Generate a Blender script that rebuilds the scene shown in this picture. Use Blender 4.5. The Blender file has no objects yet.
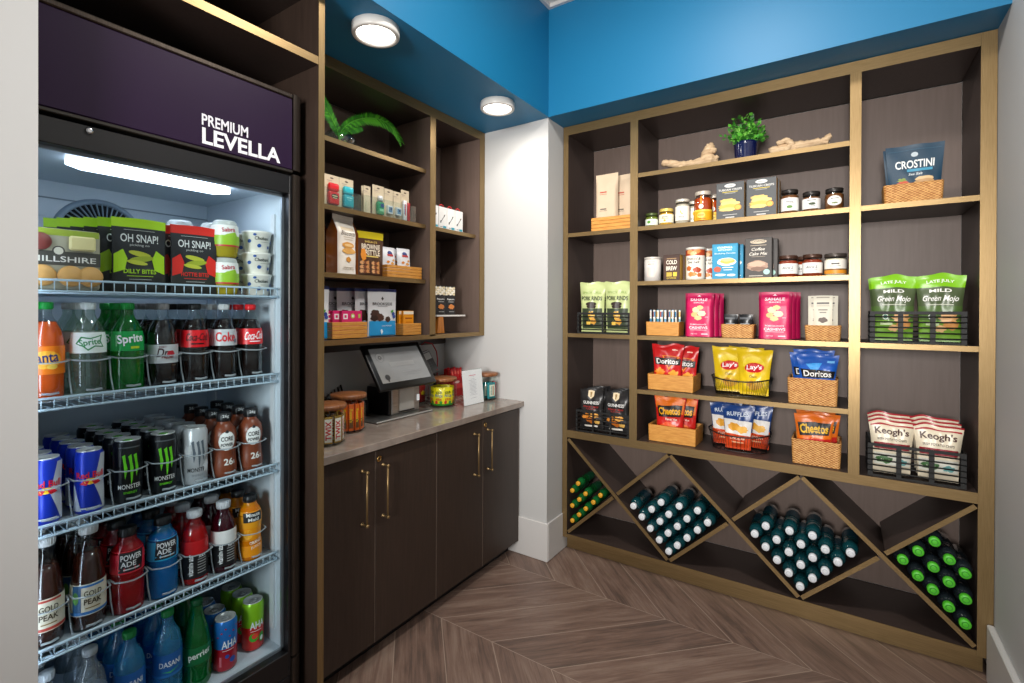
import bpy, bmesh, math, random
from mathutils import Vector, Matrix, noise
PI = math.pi
sin, cos = math.sin, math.cos
SC = bpy.context.scene
COL = SC.collection

# ---------------------------------------------------------------- materials
_mc = {}
def s2l(c):
    c = c / 255.0
    return c / 12.92 if c <= 0.04045 else ((c + 0.055) / 1.055) ** 2.4
def hexc(h):
    h = h.lstrip('#'); h = ''.join(c * 2 for c in h) if len(h) == 3 else h
    return tuple(s2l(int(h[i:i + 2], 16)) for i in (0, 2, 4)) + (1,)
def nd(t, kind, **kw):
    n = t.nodes.new(kind)
    for k, v in kw.items():
        setattr(n, k, v)
    return n
def new_mat(name):
    m = bpy.data.materials.new(name); m.use_nodes = True
    t = m.node_tree; t.nodes.clear()
    out = nd(t, 'ShaderNodeOutputMaterial')
    return m, t, out
def mat(h, rough=.45, metal=0.0, vary=.06, scale=30, emit=0, coat=0):
    """plain procedural surface: base colour with a faint noise mottling"""
    key = ('m', h, rough, metal, vary, scale, emit, coat)
    if key in _mc: return _mc[key]
    m, t, out = new_mat('surface_' + h.strip('#'))
    b = nd(t, 'ShaderNodeBsdfPrincipled')
    c = hexc(h)
    b.inputs['Roughness'].default_value = rough
    b.inputs['Metallic'].default_value = metal
    if coat: b.inputs['Coat Weight'].default_value = coat
    if vary:
        tc = nd(t, 'ShaderNodeTexCoord'); n = nd(t, 'ShaderNodeTexNoise')
        n.inputs['Scale'].default_value = scale; n.inputs['Detail'].default_value = 1
        t.links.new(tc.outputs['Object'], n.inputs['Vector'])
        mx = nd(t, 'ShaderNodeMix', data_type='RGBA')
        mx.inputs[6].default_value = tuple(x * (1 - vary) for x in c[:3]) + (1,)
        mx.inputs[7].default_value = tuple(min(1, x * (1 + vary)) for x in c[:3]) + (1,)
        t.links.new(n.outputs[0], mx.inputs[0]); t.links.new(mx.outputs[2], b.inputs['Base Color'])
    else:
        b.inputs['Base Color'].default_value = c
    if emit:
        b.inputs['Emission Color'].default_value = c; b.inputs['Emission Strength'].default_value = emit
    t.links.new(b.outputs[0], out.inputs[0])
    _mc[key] = m
    return m
def clear(h='#ffffff', gloss=.06, body=0.0, rough=.03, ior=1.45):
    """clear plastic / glass: see-through with fresnel shine, optional milky body"""
    key = ('c', h, gloss, body, rough, ior)
    if key in _mc: return _mc[key]
    m, t, out = new_mat('clear_' + h.strip('#'))
    tr = nd(t, 'ShaderNodeBsdfTransparent'); tr.inputs[0].default_value = hexc(h)
    gl = nd(t, 'ShaderNodeBsdfGlossy'); gl.inputs['Roughness'].default_value = rough
    fr = nd(t, 'ShaderNodeFresnel'); fr.inputs[0].default_value = ior
    ad = nd(t, 'ShaderNodeMath', operation='ADD'); ad.inputs[1].default_value = gloss - .04; ad.use_clamp = True
    t.links.new(fr.outputs[0], ad.inputs[0])
    ge = nd(t, 'ShaderNodeNewGeometry'); inv = nd(t, 'ShaderNodeMath', operation='SUBTRACT'); inv.inputs[0].default_value = 1
    t.links.new(ge.outputs['Backfacing'], inv.inputs[1])
    mu = nd(t, 'ShaderNodeMath', operation='MULTIPLY'); t.links.new(ad.outputs[0], mu.inputs[0]); t.links.new(inv.outputs[0], mu.inputs[1]); ad = mu
    m1 = nd(t, 'ShaderNodeMixShader')
    t.links.new(ad.outputs[0], m1.inputs[0]); t.links.new(tr.outputs[0], m1.inputs[1]); t.links.new(gl.outputs[0], m1.inputs[2])
    last = m1
    if body:
        df = nd(t, 'ShaderNodeBsdfDiffuse'); df.inputs[0].default_value = hexc(h)
        m2 = nd(t, 'ShaderNodeMixShader'); m2.inputs[0].default_value = body
        t.links.new(m1.outputs[0], m2.inputs[1]); t.links.new(df.outputs[0], m2.inputs[2]); last = m2
    t.links.new(last.outputs[0], out.inputs[0])
    _mc[key] = m
    return m
def lamp_mat(h, strength):
    key = ('l', h, strength)
    if key in _mc: return _mc[key]
    m, t, out = new_mat('lamp'); e = nd(t, 'ShaderNodeEmission')
    e.inputs[0].default_value = hexc(h); e.inputs[1].default_value = strength
    t.links.new(e.outputs[0], out.inputs[0]); _mc[key] = m
    return m
def grain(name, h1, h2, stretch=(6, 6, .5), scale=12, rough=.5, metal=0.0, bump=0.05, rv=0.0, spec=.5):
    """stretched noise: laminate, brushed metal, wood"""
    key = ('g', name)
    if key in _mc: return _mc[key]
    m, t, out = new_mat(name)
    b = nd(t, 'ShaderNodeBsdfPrincipled'); b.inputs['Metallic'].default_value = metal; b.inputs['Roughness'].default_value = rough
    b.inputs['Specular IOR Level'].default_value = spec
    tc = nd(t, 'ShaderNodeTexCoord'); mp = nd(t, 'ShaderNodeMapping'); mp.inputs['Scale'].default_value = stretch
    n = nd(t, 'ShaderNodeTexNoise'); n.inputs['Scale'].default_value = scale; n.inputs['Detail'].default_value = 5
    cr = nd(t, 'ShaderNodeValToRGB'); cr.color_ramp.elements[0].color = hexc(h1); cr.color_ramp.elements[1].color = hexc(h2)
    cr.color_ramp.elements[0].position = .3; cr.color_ramp.elements[1].position = .7
    L = t.links.new
    L(tc.outputs['Object'], mp.inputs[0]); L(mp.outputs[0], n.inputs['Vector']); L(n.outputs[0], cr.inputs[0]); L(cr.outputs[0], b.inputs['Base Color'])
    if bump:
        bp = nd(t, 'ShaderNodeBump'); bp.inputs['Strength'].default_value = bump; bp.inputs['Distance'].default_value = .002
        L(n.outputs[0], bp.inputs['Height']); L(bp.outputs[0], b.inputs['Normal'])
    L(b.outputs[0], out.inputs[0]); _mc[key] = m
    return m
def weave(name, h1, h2, sx=160, sz=120):
    """rattan: checker of over-and-under strands with bump"""
    key = ('w', name)
    if key in _mc: return _mc[key]
    m, t, out = new_mat(name); L = t.links.new
    b = nd(t, 'ShaderNodeBsdfPrincipled'); b.inputs['Roughness'].default_value = .5
    tc = nd(t, 'ShaderNodeTexCoord'); sp = nd(t, 'ShaderNodeSeparateXYZ'); L(tc.outputs['Object'], sp.inputs[0])
    ad = nd(t, 'ShaderNodeMath', operation='ADD'); L(sp.outputs[0], ad.inputs[0]); L(sp.outputs[1], ad.inputs[1])
    def wv(src, k, ph=0):
        a = nd(t, 'ShaderNodeMath', operation='MULTIPLY_ADD'); a.inputs[1].default_value = k; a.inputs[2].default_value = ph; L(src, a.inputs[0])
        s = nd(t, 'ShaderNodeMath', operation='SINE'); L(a.outputs[0], s.inputs[0]); return s.outputs[0]
    mu = nd(t, 'ShaderNodeMath', operation='MULTIPLY'); L(wv(ad.outputs[0], sx * 2.2), mu.inputs[0]); L(wv(sp.outputs[2], sz * 5), mu.inputs[1])
    n = nd(t, 'ShaderNodeTexNoise'); n.inputs['Scale'].default_value = 60; L(tc.outputs['Object'], n.inputs['Vector'])
    a2 = nd(t, 'ShaderNodeMath', operation='MULTIPLY_ADD'); a2.inputs[1].default_value = .4; L(mu.outputs[0], a2.inputs[0]); L(n.outputs[0], a2.inputs[2])
    cr = nd(t, 'ShaderNodeValToRGB'); cr.color_ramp.elements[0].color = hexc(h1); cr.color_ramp.elements[1].color = hexc(h2)
    cr.color_ramp.elements[0].position = .25; cr.color_ramp.elements[1].position = .75
    L(a2.outputs[0], cr.inputs[0]); L(cr.outputs[0], b.inputs['Base Color'])
    bp = nd(t, 'ShaderNodeBump'); bp.inputs['Strength'].default_value = .6; bp.inputs['Distance'].default_value = .002
    L(mu.outputs[0], bp.inputs['Height']); L(bp.outputs[0], b.inputs['Normal']); L(b.outputs[0], out.inputs[0]); _mc[key] = m
    return m

LAM_LIT = grain('dark_laminate_lit', '#605048', '#68574f', (9, 9, .6), 9, .5, 0, .01)  # lighter copy of the dark laminate, frontal light put into its colour
LAM = grain('dark_laminate', '#3a2f2b', '#433733', (9, 9, .6), 9, .42, 0, .02)
DOOR = grain('dark_brown_laminate', '#2e231d', '#392c25', (9, 9, .5), 12, .45, 0, .02)
BRASS = grain('brushed_brass', '#826b46', '#967d57', (1, 1, 40), 14, .36, .72, .02)
BRASSV = grain('brushed_brass_upright', '#826b46', '#967d57', (40, 40, 1), 14, .36, .72, .02)
WHITE = mat('#c0c0bf', .6, 0, .015, 3)
TRIMW = mat('#cecccA', .35, 0, .01, 5)
BLUE = mat('#0c6f9c', .5, 0, .03, 3)
BLACK = mat('#0a0a0b', .35)
BLACKM = mat('#101012', .5)
BAMBOO = grain('bamboo', '#b9772c', '#dda14f', (1, 1, 14), 22, .45, 0, .1)
RATTAN = weave('rattan', '#a8682c', '#e0ac68')
STEEL = grain('brushed_steel', '#9a9a98', '#bdbdbb', (1, 1, 30), 20, .35, .9, .02)
CHROME = mat('#c9cacc', .2, 1, 0)

# ---------------------------------------------------------------- text -> 2-D outlines
_tc = {}
def text2d(s, bold=0.0):
    key = (s, bold)
    if key in _tc: return _tc[key]
    cu = bpy.data.curves.new('lettering', 'FONT'); cu.body = s; cu.offset = bold * .4; cu.resolution_u = 3; cu.size = 1
    o = bpy.data.objects.new('lettering', cu); COL.objects.link(o)
    dg = bpy.context.evaluated_depsgraph_get(); e = o.evaluated_get(dg); me = e.to_mesh()
    vs = [(v.co.x, v.co.y) for v in me.vertices]; fs = [tuple(p.vertices) for p in me.polygons]
    e.to_mesh_clear(); bpy.data.objects.remove(o); bpy.data.curves.remove(cu)
    x0 = min(v[0] for v in vs); x1 = max(v[0] for v in vs); y0 = min(v[1] for v in vs); y1 = max(v[1] for v in vs)
    vs = [((x - x0) / (x1 - x0) - .5, (y - y0) / (y1 - y0) - .5) for x, y in vs]
    _tc[key] = (vs, fs)
    return _tc[key]
def cut(vs, fs, step):
    """slice a flat mesh by a grid so it can follow a curved surface"""
    bm = bmesh.new(); bv = [bm.verts.new((x, y, 0)) for x, y in vs]
    for f in fs:
        try: bm.faces.new([bv[i] for i in f])
        except ValueError: pass
    for ax in (0, 1):
        lo = min(v[ax] for v in vs); hi = max(v[ax] for v in vs)
        k = math.ceil(lo / step) * step
        n = 0
        while k < hi and n < 60:
            no = (1, 0, 0) if ax == 0 else (0, 1, 0); co = (k, 0, 0) if ax == 0 else (0, k, 0)
            bmesh.ops.bisect_plane(bm, geom=bm.verts[:] + bm.edges[:] + bm.faces[:], plane_co=co, plane_no=no, dist=1e-7)
            k += step; n += 1
    bm.verts.index_update()
    r = [(v.co.x, v.co.y) for v in bm.verts], [tuple(v.index for v in f.verts) for f in bm.faces]
    bm.free()
    return r

# ---------------------------------------------------------------- mesh accumulator
_bc = {}
class G:
    def __init__(s):
        s.v = []; s.f = []; s.mi = []; s.sm = []; s.mats = []
    def idx(s, m):
        if m not in s.mats: s.mats.append(m)
        return s.mats.index(m)
    def add(s, vs, fs, m, smooth=False, M=None):
        b = len(s.v)
        s.v += [tuple(M @ Vector(v)) for v in vs] if M is not None else [tuple(v) for v in vs]
        k = s.idx(m)
        for f in fs:
            s.f.append(tuple(b + i for i in f)); s.mi.append(k); s.sm.append(smooth)
        return s
    def box(s, x0, x1, y0, y1, z0, z1, m, bev=0, M=None, seg=1):
        if bev <= 0:
            vs = [(x, y, z) for z in (z0, z1) for y in (y0, y1) for x in (x0, x1)]
            fs = [(0, 2, 3, 1), (4, 5, 7, 6), (0, 1, 5, 4), (2, 6, 7, 3), (0, 4, 6, 2), (1, 3, 7, 5)]
            return s.add(vs, fs, m, False, M)
        key = (round(x1 - x0, 5), round(y1 - y0, 5), round(z1 - z0, 5), bev, seg)
        if key not in _bc:
            bm = bmesh.new(); bmesh.ops.create_cube(bm, size=1)
            for v in bm.verts: v.co = Vector((v.co.x * (x1 - x0), v.co.y * (y1 - y0), v.co.z * (z1 - z0)))
            bmesh.ops.bevel(bm, geom=bm.edges[:], offset=min(bev, .49 * min(x1 - x0, y1 - y0, z1 - z0)), segments=seg, profile=.5, affect='EDGES')
            bm.verts.index_update()
            _bc[key] = ([tuple(v.co) for v in bm.verts], [tuple(v.index for v in f.verts) for f in bm.faces]); bm.free()
        vs, fs = _bc[key]; c = ((x0 + x1) / 2, (y0 + y1) / 2, (z0 + z1) / 2)
        return s.add([(a + c[0], b + c[1], d + c[2]) for a, b, d in vs], fs, m, seg > 1, M)
    def lathe(s, prof, m, seg=24, smooth=True, M=None, cap0=True, cap1=True, mats=None):
        vs = []; fs = []
        for r, z in prof:
            for i in range(seg):
                a = 2 * PI * i / seg; vs.append((r * cos(a), r * sin(a), z))
        n = len(prof)
        b = len(s.v)
        s.v += [tuple(M @ Vector(v)) for v in vs] if M is not None else vs
        for j in range(n - 1):
            k = s.idx(mats[j] if mats else m)
            for i in range(seg):
                i2 = (i + 1) % seg
                s.f.append((b + j * seg + i, b + j * seg + i2, b + (j + 1) * seg + i2, b + (j + 1) * seg + i)); s.mi.append(k); s.sm.append(smooth)
        if cap0 and prof[0][0] > 1e-6:
            s.f.append(tuple(b + i for i in reversed(range(seg)))); s.mi.append(s.idx(mats[0] if mats else m)); s.sm.append(False)
        if cap1 and prof[-1][0] > 1e-6:
            s.f.append(tuple(b + (n - 1) * seg + i for i in range(seg))); s.mi.append(s.idx(mats[-1] if mats else m)); s.sm.append(False)
        return s
    def tube(s, pts, r, m, seg=6, smooth=True, closed=False):
        pts = [Vector(p) for p in pts]; n = len(pts)
        rr = r if isinstance(r, (list, tuple)) else [r] * n
        vs = []; up = None
        for i, p in enumerate(pts):
            if closed: d = pts[(i + 1) % n] - pts[i - 1]
            else: d = pts[min(i + 1, n - 1)] - pts[max(i - 1, 0)]
            d.normalize()
            if up is None: up = Vector((0, 0, 1)) if abs(d.z) < .9 else Vector((1, 0, 0))
            a = d.cross(up); a.normalize(); b_ = a.cross(d); b_.normalize(); up = b_
            for k in range(seg):
                t = 2 * PI * k / seg + PI / seg
                vs.append(p + (a * cos(t) + b_ * sin(t)) * rr[i])
        fs = []
        for i in range(n if closed else n - 1):
            j = (i + 1) % n
            for k in range(seg):
                k2 = (k + 1) % seg; fs.append((i * seg + k, i * seg + k2, j * seg + k2, j * seg + k))
        if not closed:
            fs.append(tuple(reversed(range(seg)))); fs.append(tuple((n - 1) * seg + k for k in range(seg)))
        return s.add(vs, fs, m, smooth)
    def grid(s, fn, u0, u1, v0, v1, nu, nv, m, smooth=True, mfn=None):
        b = len(s.v)
        for j in range(nv + 1):
            for i in range(nu + 1):
                s.v.append(tuple(fn(u0 + (u1 - u0) * i / nu, v0 + (v1 - v0) * j / nv)))
        for j in range(nv):
            for i in range(nu):
                mm = mfn((i + .5) / nu, (j + .5) / nv) if mfn else m
                a = b + j * (nu + 1) + i
                s.f.append((a, a + 1, a + nu + 2, a + nu + 1)); s.mi.append(s.idx(mm)); s.sm.append(smooth)
        return s
    # decals laid on a surface S(u, v, off)
    def deco(s, S, items, step=.02, base=.0004, inc=.00012):
        for k, it in enumerate(items):
            off = base + inc * k; kind = it[0]
            if kind == 't':
                _, txt, u, v, W, H, col = it[:7]; o = it[7] if len(it) > 7 else {}
                vs, fs = text2d(txt, o.get('b', .02)); sh = o.get('sh', 0); ro = o.get('rot', 0)
                vs = [(x * W + sh * y * H, y * H) for x, y in vs]
            elif kind == 'r':
                _, u, v, W, H, col = it[:6]; o = it[6] if len(it) > 6 else {}; ro = o.get('rot', 0)
                vs = [(-W / 2, -H / 2), (W / 2, -H / 2), (W / 2, H / 2), (-W / 2, H / 2)]; fs = [(0, 1, 2, 3)]
            elif kind == 'e':
                _, u, v, W, H, col = it[:6]; o = it[6] if len(it) > 6 else {}; ro = o.get('rot', 0)
                n = o.get('n', 18); wob = o.get('wob', 0)
                vs = [(W * cos(2 * PI * i / n) * (1 + wob * sin(i * 2.7 + u * 90)), H * sin(2 * PI * i / n) * (1 + wob * cos(i * 1.9 + v * 70))) for i in range(n)]; fs = [tuple(range(n))]
            elif kind == 'p':
                _, pts, col = it[:3]; u = v = 0; ro = 0; vs = list(pts); fs = [tuple(range(len(pts)))]
            if ro: vs = [(x * cos(ro) - y * sin(ro), x * sin(ro) + y * cos(ro)) for x, y in vs]
            vs = [(x + u, y + v) for x, y in vs]
            if step: vs, fs = cut(vs, fs, step)
            m = col if not isinstance(col, str) else mat(col, .45, 0, 0)
            s.add([S(x, y, off) for x, y in vs], fs, m, False)
        return s
    def obj(s, name, parent=None, loc=None, rot=None):
        me = bpy.data.meshes.new(name)
        me.from_pydata(s.v, [], s.f)
        for m in s.mats: me.materials.append(m)
        me.polygons.foreach_set('material_index', s.mi); me.polygons.foreach_set('use_smooth', s.sm)
        me.update()
        o = bpy.data.objects.new(name, me); COL.objects.link(o)
        if parent is not None: o.parent = parent
        if loc is not None: o.location = loc
        if rot is not None: o.rotation_euler = rot
        return o

def flat(y0=0.0):
    return lambda u, v, off=0: (u, y0 - off, v)
def cyl(r, lean=0):
    f = r if callable(r) else (lambda v: r)
    return lambda u, v, off=0: ((f(v) + off) * sin(u / f(v)), -(f(v) + off) * cos(u / f(v)), v)

# ---------------------------------------------------------------- things
def tag(o, label, cat, group=None, kind=None):
    if label: o['label'] = label
    if cat: o['category'] = cat
    if group: o['group'] = group
    if kind: o['kind'] = kind
    return o
def thing(name, label, cat, loc=(0, 0, 0), rz=0, group=None, rx=0):
    o = bpy.data.objects.new(name, None); COL.objects.link(o)
    o.empty_display_size = .02
    o.location = loc; o.rotation_euler = (rx, 0, rz)
    return tag(o, label, cat, group)
_kids = {}
def kids(o):
    return [c for c in bpy.data.objects if c.parent == o]
def dup(root, loc, rz=0, label=None, group=None, rx=0, ks=None):
    r = root.copy(); COL.objects.link(r); r.location = loc; r.rotation_euler = (rx, 0, rz)
    if label: r['label'] = label
    if group: r['group'] = group
    def rec(src, dst):
        key = src.name
        if key not in _kids: _kids[key] = kids(src)
        for c in _kids[key]:
            d = c.copy(); COL.objects.link(d); d.parent = dst
            rec(c, d)
    rec(root, r)
    return r
def place(make, spots, group=None):
    """make(label, loc, rz, group) builds the first, the rest are copies; spot = (loc, rz, label[, rx])"""
    first = None; out = []
    for sp in spots:
        loc, rz, lab = sp[:3]; rx = sp[3] if len(sp) > 3 else 0
        if first is None:
            first = make(lab, loc, rz, group); first.rotation_euler[0] = rx; out.append(first)
        else:
            out.append(dup(first, loc, rz, lab, group, rx))
    return out
def struct(name, g, loc=None):
    o = g.obj(name, None, loc); o['kind'] = 'structure'
    return o
# ================================================================ camera (photo: 1024 x 683)
def set_camera():
    yaw, pit, rol, f, ppy = .5891, -.0037, .0036, 493.16, 312.055
    F = Vector((-sin(yaw) * cos(pit), cos(yaw) * cos(pit), sin(pit))); R = Vector((cos(yaw), sin(yaw), 0)); U = R.cross(F)
    R2 = R * cos(rol) + U * sin(rol); U2 = -R * sin(rol) + U * cos(rol)
    cam = bpy.data.cameras.new('camera'); cam.sensor_width = 36; cam.lens = f / 1024 * 36
    cam.shift_y = -(341.5 - ppy) / 1024; cam.clip_start = .05
    o = bpy.data.objects.new('camera', cam); COL.objects.link(o)
    M = Matrix((R2, U2, -F)).transposed().to_4x4(); M.translation = (0, 0, 1.4)
    o.matrix_world = M; SC.camera = o
set_camera()

# ================================================================ room shell
XL, XC, XR = -2.12, -1.36, .486      # left wall, wall-corner face, right wall
YC, YS, YB = 2.391, 2.561, 2.93      # corner face, shelving front, back wall
H, HC = 2.469, 3.08                  # soffit underside, raised ceiling
Y0 = -2.4

def floor_mat():
    m, t, out = new_mat('chevron_wood_floor'); L = t.links.new
    def M(op, a, b=None, c=None):
        n = nd(t, 'ShaderNodeMath', operation=op)
        for i, x in enumerate((a, b, c)):
            if x is None: continue
            if isinstance(x, (int, float)): n.inputs[i].default_value = x
            else: L(x, n.inputs[i])
        return n.outputs[0]
    tc = nd(t, 'ShaderNodeTexCoord'); sp = nd(t, 'ShaderNodeSeparateXYZ'); L(tc.outputs['Object'], sp.inputs[0])
    x, y = sp.outputs[0], sp.outputs[1]
    yy = M('SUBTRACT', y, 1.683); W = .5640; P = .285
    pp = M('PINGPONG', yy, W)
    c = M('DIVIDE', M('SUBTRACT', M('SUBTRACT', x, pp), -1.506), P)
    pid = M('FLOOR', c); fc = M('FRACT', c)
    st = M('DIVIDE', yy, W); sid = M('FLOOR', st); fs = M('FRACT', st)
    along = M('ADD', x, pp)
    # joints
    e1 = M('MINIMUM', fc, M('SUBTRACT', 1, fc)); j1 = M('LESS_THAN', e1, .009)
    e2 = M('MINIMUM', fs, M('SUBTRACT', 1, fs)); j2 = M('LESS_THAN', e2, .0028)
    joint = M('MAXIMUM', j1, j2)
    ident = M('ADD', M('MULTIPLY', pid, 7.13), M('MULTIPLY', sid, 3.71))
    wn = nd(t, 'ShaderNodeTexWhiteNoise', noise_dimensions='1D'); L(ident, wn.inputs['W'])
    cv = nd(t, 'ShaderNodeCombineXYZ'); L(M('MULTIPLY', along, 1.3), cv.inputs[0]); L(M('MULTIPLY', c, 3.2), cv.inputs[1]); L(ident, cv.inputs[2])
    n1 = nd(t, 'ShaderNodeTexNoise'); n1.inputs['Scale'].default_value = 1.6; n1.inputs['Detail'].default_value = 6; n1.inputs['Roughness'].default_value = .62; n1.inputs['Distortion'].default_value = .6
    L(cv.outputs[0], n1.inputs['Vector'])
    cv2 = nd(t, 'ShaderNodeCombineXYZ'); L(M('MULTIPLY', along, 3), cv2.inputs[0]); L(M('MULTIPLY', c, 26), cv2.inputs[1]); L(ident, cv2.inputs[2])
    n2 = nd(t, 'ShaderNodeTexNoise'); n2.inputs['Scale'].default_value = 1.5; n2.inputs['Detail'].default_value = 4; L(cv2.outputs[0], n2.inputs['Vector'])
    v = M('ADD', M('MULTIPLY', n1.outputs[0], .75), M('ADD', M('MULTIPLY', n2.outputs[0], .3), M('MULTIPLY', wn.outputs[0], .10)))
    cr = nd(t, 'ShaderNodeValToRGB'); e = cr.color_ramp.elements
    e[0].position = .42; e[0].color = hexc('#5d4d45'); e[1].position = .72; e[1].color = hexc('#8b7669')
    x2 = cr.color_ramp.elements.new(.56); x2.color = hexc('#765f54')
    L(v, cr.inputs[0])
    mx = nd(t, 'ShaderNodeMix', data_type='RGBA'); L(joint, mx.inputs[0]); L(cr.outputs[0], mx.inputs[6]); mx.inputs[7].default_value = hexc('#9c897b')
    b = nd(t, 'ShaderNodeBsdfPrincipled'); b.inputs['Roughness'].default_value = .42; L(mx.outputs[2], b.inputs['Base Color'])
    bp = nd(t, 'ShaderNodeBump'); bp.inputs['Strength'].default_value = .12; bp.inputs['Distance'].default_value = .002
    L(n2.outputs[0], bp.inputs['Height']); L(bp.outputs[0], b.inputs['Normal'])
    L(b.outputs[0], out.inputs[0])
    return m
struct('floor', G().box(-2.3, .62, Y0, 3.05, -.05, 0, floor_mat()))
struct('wall_left', G().box(XL - .1, XL, Y0, YC, 0, HC + .05, WHITE))
struct('wall_left_front', G().box(-1.47, -1.42, Y0, .312, 0, HC + .05, WHITE))
struct('wall_corner', G().box(XL - .1, XC, YC, 3.05, 0, H, WHITE))
struct('wall_right', G().box(XR, XR + .1, Y0, 3.05, 0, HC + .05, WHITE))
struct('wall_back', G().box(XC, XR, YB, 3.05, 0, H, WHITE))
struct('ceiling', G().box(-1.353, XR, Y0, 2.381, HC, HC + .05, TRIMW))
struct('ceiling_soffit_left', G().box(XL, -1.353, .312, 2.381, H, HC + .05, BLUE).box(-1.419, -1.353, Y0, .312, H, HC + .05, BLUE))
struct('ceiling_soffit_back', G().box(XL - .1, XR, 2.381, 3.05, H, HC + .05, BLUE))
# crown moulding at the raised ceiling
struct('trim_crown', G().box(-1.353, -1.335, Y0, 2.381, HC - .02, HC, TRIMW).box(-1.335, XR, 2.363, 2.381, HC - .02, HC, TRIMW))
# baseboards
def bb(g, x0, x1, y0, y1, z1=.215):
    g.box(x0, x1, y0, y1, 0, z1, TRIMW, .004)
struct('baseboard_corner', (lambda g: (bb(g, -1.62, -1.349, 2.379, YC), bb(g, XC, -1.349, YC, YB - .3), g)[-1])(G()))
struct('baseboard_right', (lambda g: (bb(g, .464, XR, Y0, 2.558), g)[-1])(G()))
struct('baseboard_left', (lambda g: (bb(g, -1.42, -1.40, Y0, .29), g)[-1])(G()))

# ================================================================ tall panel and shelf round the fridge
t = thing('tall_cabinet', 'tall dark cabinet surround with brass edged shelf above the fridge', 'cabinet', (0, 0, 0))
p = G().box(-2.115, -1.443, 1.002, 1.022, 0, H - .001, DOOR).obj('side_panel', t)
G().box(-1.443, -1.440, 1.001, 1.0235, 0, H - .001, BRASSV).obj('edge_trim', p)
p = G().box(-2.115, -1.4715, .24, 1.0015, 2.21, 2.234, LAM).box(-1.4715, -1.443, .314, 1.0015, 2.21, 2.234, LAM).obj('shelf', t)
G().box(-1.443, -1.440, .32, 1.0, 2.209, 2.235, BRASS).obj('edge_trim', p)
G().box(-2.118, -2.110, .24, 1.002, 2.234, H - .012, LAM).obj('back_panel', t)
G().box(-2.115, -1.4715, .218, .238, 0, H - .012, DOOR).obj('side_panel', t)
G().box(-2.118, -1.4715, .218, 1.002, H - .012, H - .001, LAM).box(-1.4715, -1.443, .314, 1.002, H - .012, H - .001, LAM).obj('top_panel', t)

# ================================================================ wall cabinet over the counter
t = thing('wall_cabinet', 'open dark wall cabinet with brass frame above the counter', 'cabinet', (0, 0, 0))
XF = -1.80
def framed(name, g, trims, parent=t):
    o = g.obj(name, parent)
    tg = G()
    for b in trims: tg.box(*b)
    tg.obj('edge_trim', o)
    return o
framed('side_panel', G().box(-2.115, XF, 1.026, 1.046, 1.249, H - .002, LAM), [(XF, XF + .003, 1.026, 1.048, 1.247, H - .002, BRASSV)])
framed('divider_panel', G().box(-2.115, XF, 1.917, 1.953, 1.266, H - .052, LAM_LIT), [(XF, XF + .003, 1.914, 1.956, 1.262, H - .05, BRASSV)])
framed('side_panel', G().box(-2.115, XF, 2.344, 2.384, 1.249, H - .002, LAM_LIT), [(XF, XF + .003, 2.341, 2.387, 1.247, H - .002, BRASSV)])
framed('top_panel', G().box(-2.112, XF, 1.05, 2.34, H - .049, H - .002, LAM), [(XF, XF + .003, 1.05, 2.34, H - .051, H - .002, BRASS)])
framed('bottom_panel', G().box(-2.112, XF, 1.05, 2.34, 1.249, 1.268, LAM), [(XF, XF + .003, 1.05, 2.34, 1.247, 1.27, BRASS)])
G().box(-2.119, -2.112, 1.05, 2.34, 1.27, H - .051, LAM_LIT).obj('back_panel', t)
G().box(-2.119, -2.104, 1.03, 2.384, 1.187, 1.246, LAM).obj('back_strip', t)  # dark strip along the wall below the bottom panel
for y0, y1, zt in ((1.048, 1.915, 2.143), (1.048, 1.915, 1.851), (1.048, 1.915, 1.56), (1.955, 2.342, 1.852)):
    framed('shelf', G().box(-2.111, -1.834, y0, y1, zt - .02, zt, LAM), [(-1.834, -1.831, y0, y1, zt - .021, zt, BRASS)])

# ================================================================ base cabinets and worktop
def handle(parent, x, y, zb, zt):
    g = G(); g.tube([(x + .03, y, zb - .006), (x + .03, y, zt + .006)], .0042, BRASSV, 10)
    for z in (zb, zt):
        M = Matrix.Translation((x, y, z)) @ Matrix.Rotation(PI / 2, 4, 'Y')
        g.lathe([(.007, 0), (.007, .004), (.0038, .005), (.0038, .03), (.0065, .03), (.0065, .036), (.003, .038)], BRASS, 12, M=M)
    g.obj('handle', parent)
def lock(parent, x, y, z):
    M = Matrix.Translation((x, y, z)) @ Matrix.Rotation(PI / 2, 4, 'Y')
    g = G().lathe([(.0125, 0), (.0125, .004), (.010, .006), (.004, .006), (.004, .0045)], mat('#d8b070', .25, 1, 0), 16, M=M)
    g.box(x + .0045, x + .007, y - .0008, y + .0008, z - .005, z + .005, BLACK).obj('lock', parent)
XD = -1.538
def base_cab(label, ya, yb, doors, lk):
    t = thing('base_cabinet', label, 'cabinet', (0, 0, 0), 0, 'base cabinets under the counter')
    G().box(-2.115, XD - .02, ya + .002, yb - .002, .076, .846, DOOR).obj('carcass', t)
    G().box(-2.1, -1.61, ya + .002, yb - .002, 0, .0755, BLACKM).obj('toe_kick', t)
    for (y0, y1, hy) in doors:
        d = G().box(XD - .0195, XD, y0 + .0025, y1 - .0025, .075, .838, DOOR, .0012).obj('door', t)
        G().box(XD - .018, XD + .0003, y1 - .0026, y1 - .001, .075, .838, mat('#77675c', .4)).obj('edge_band', d)
        handle(d, XD, hy, .57, .775)
        if lk[0] == (y0, y1): lock(d, XD, lk[1], .804)
base_cab('dark two-door base cabinet under the counter, nearer the fridge', 1.026, 1.686, ((1.026, 1.329, 1.262), (1.329, 1.686, 1.366)), ((1.329, 1.686), 1.345))
base_cab('dark two-door base cabinet under the counter, beside the white wall corner', 1.686, 2.377, ((1.686, 2.037, 1.962), (2.037, 2.377, 2.075)), ((2.037, 2.377), 2.052))
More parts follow.
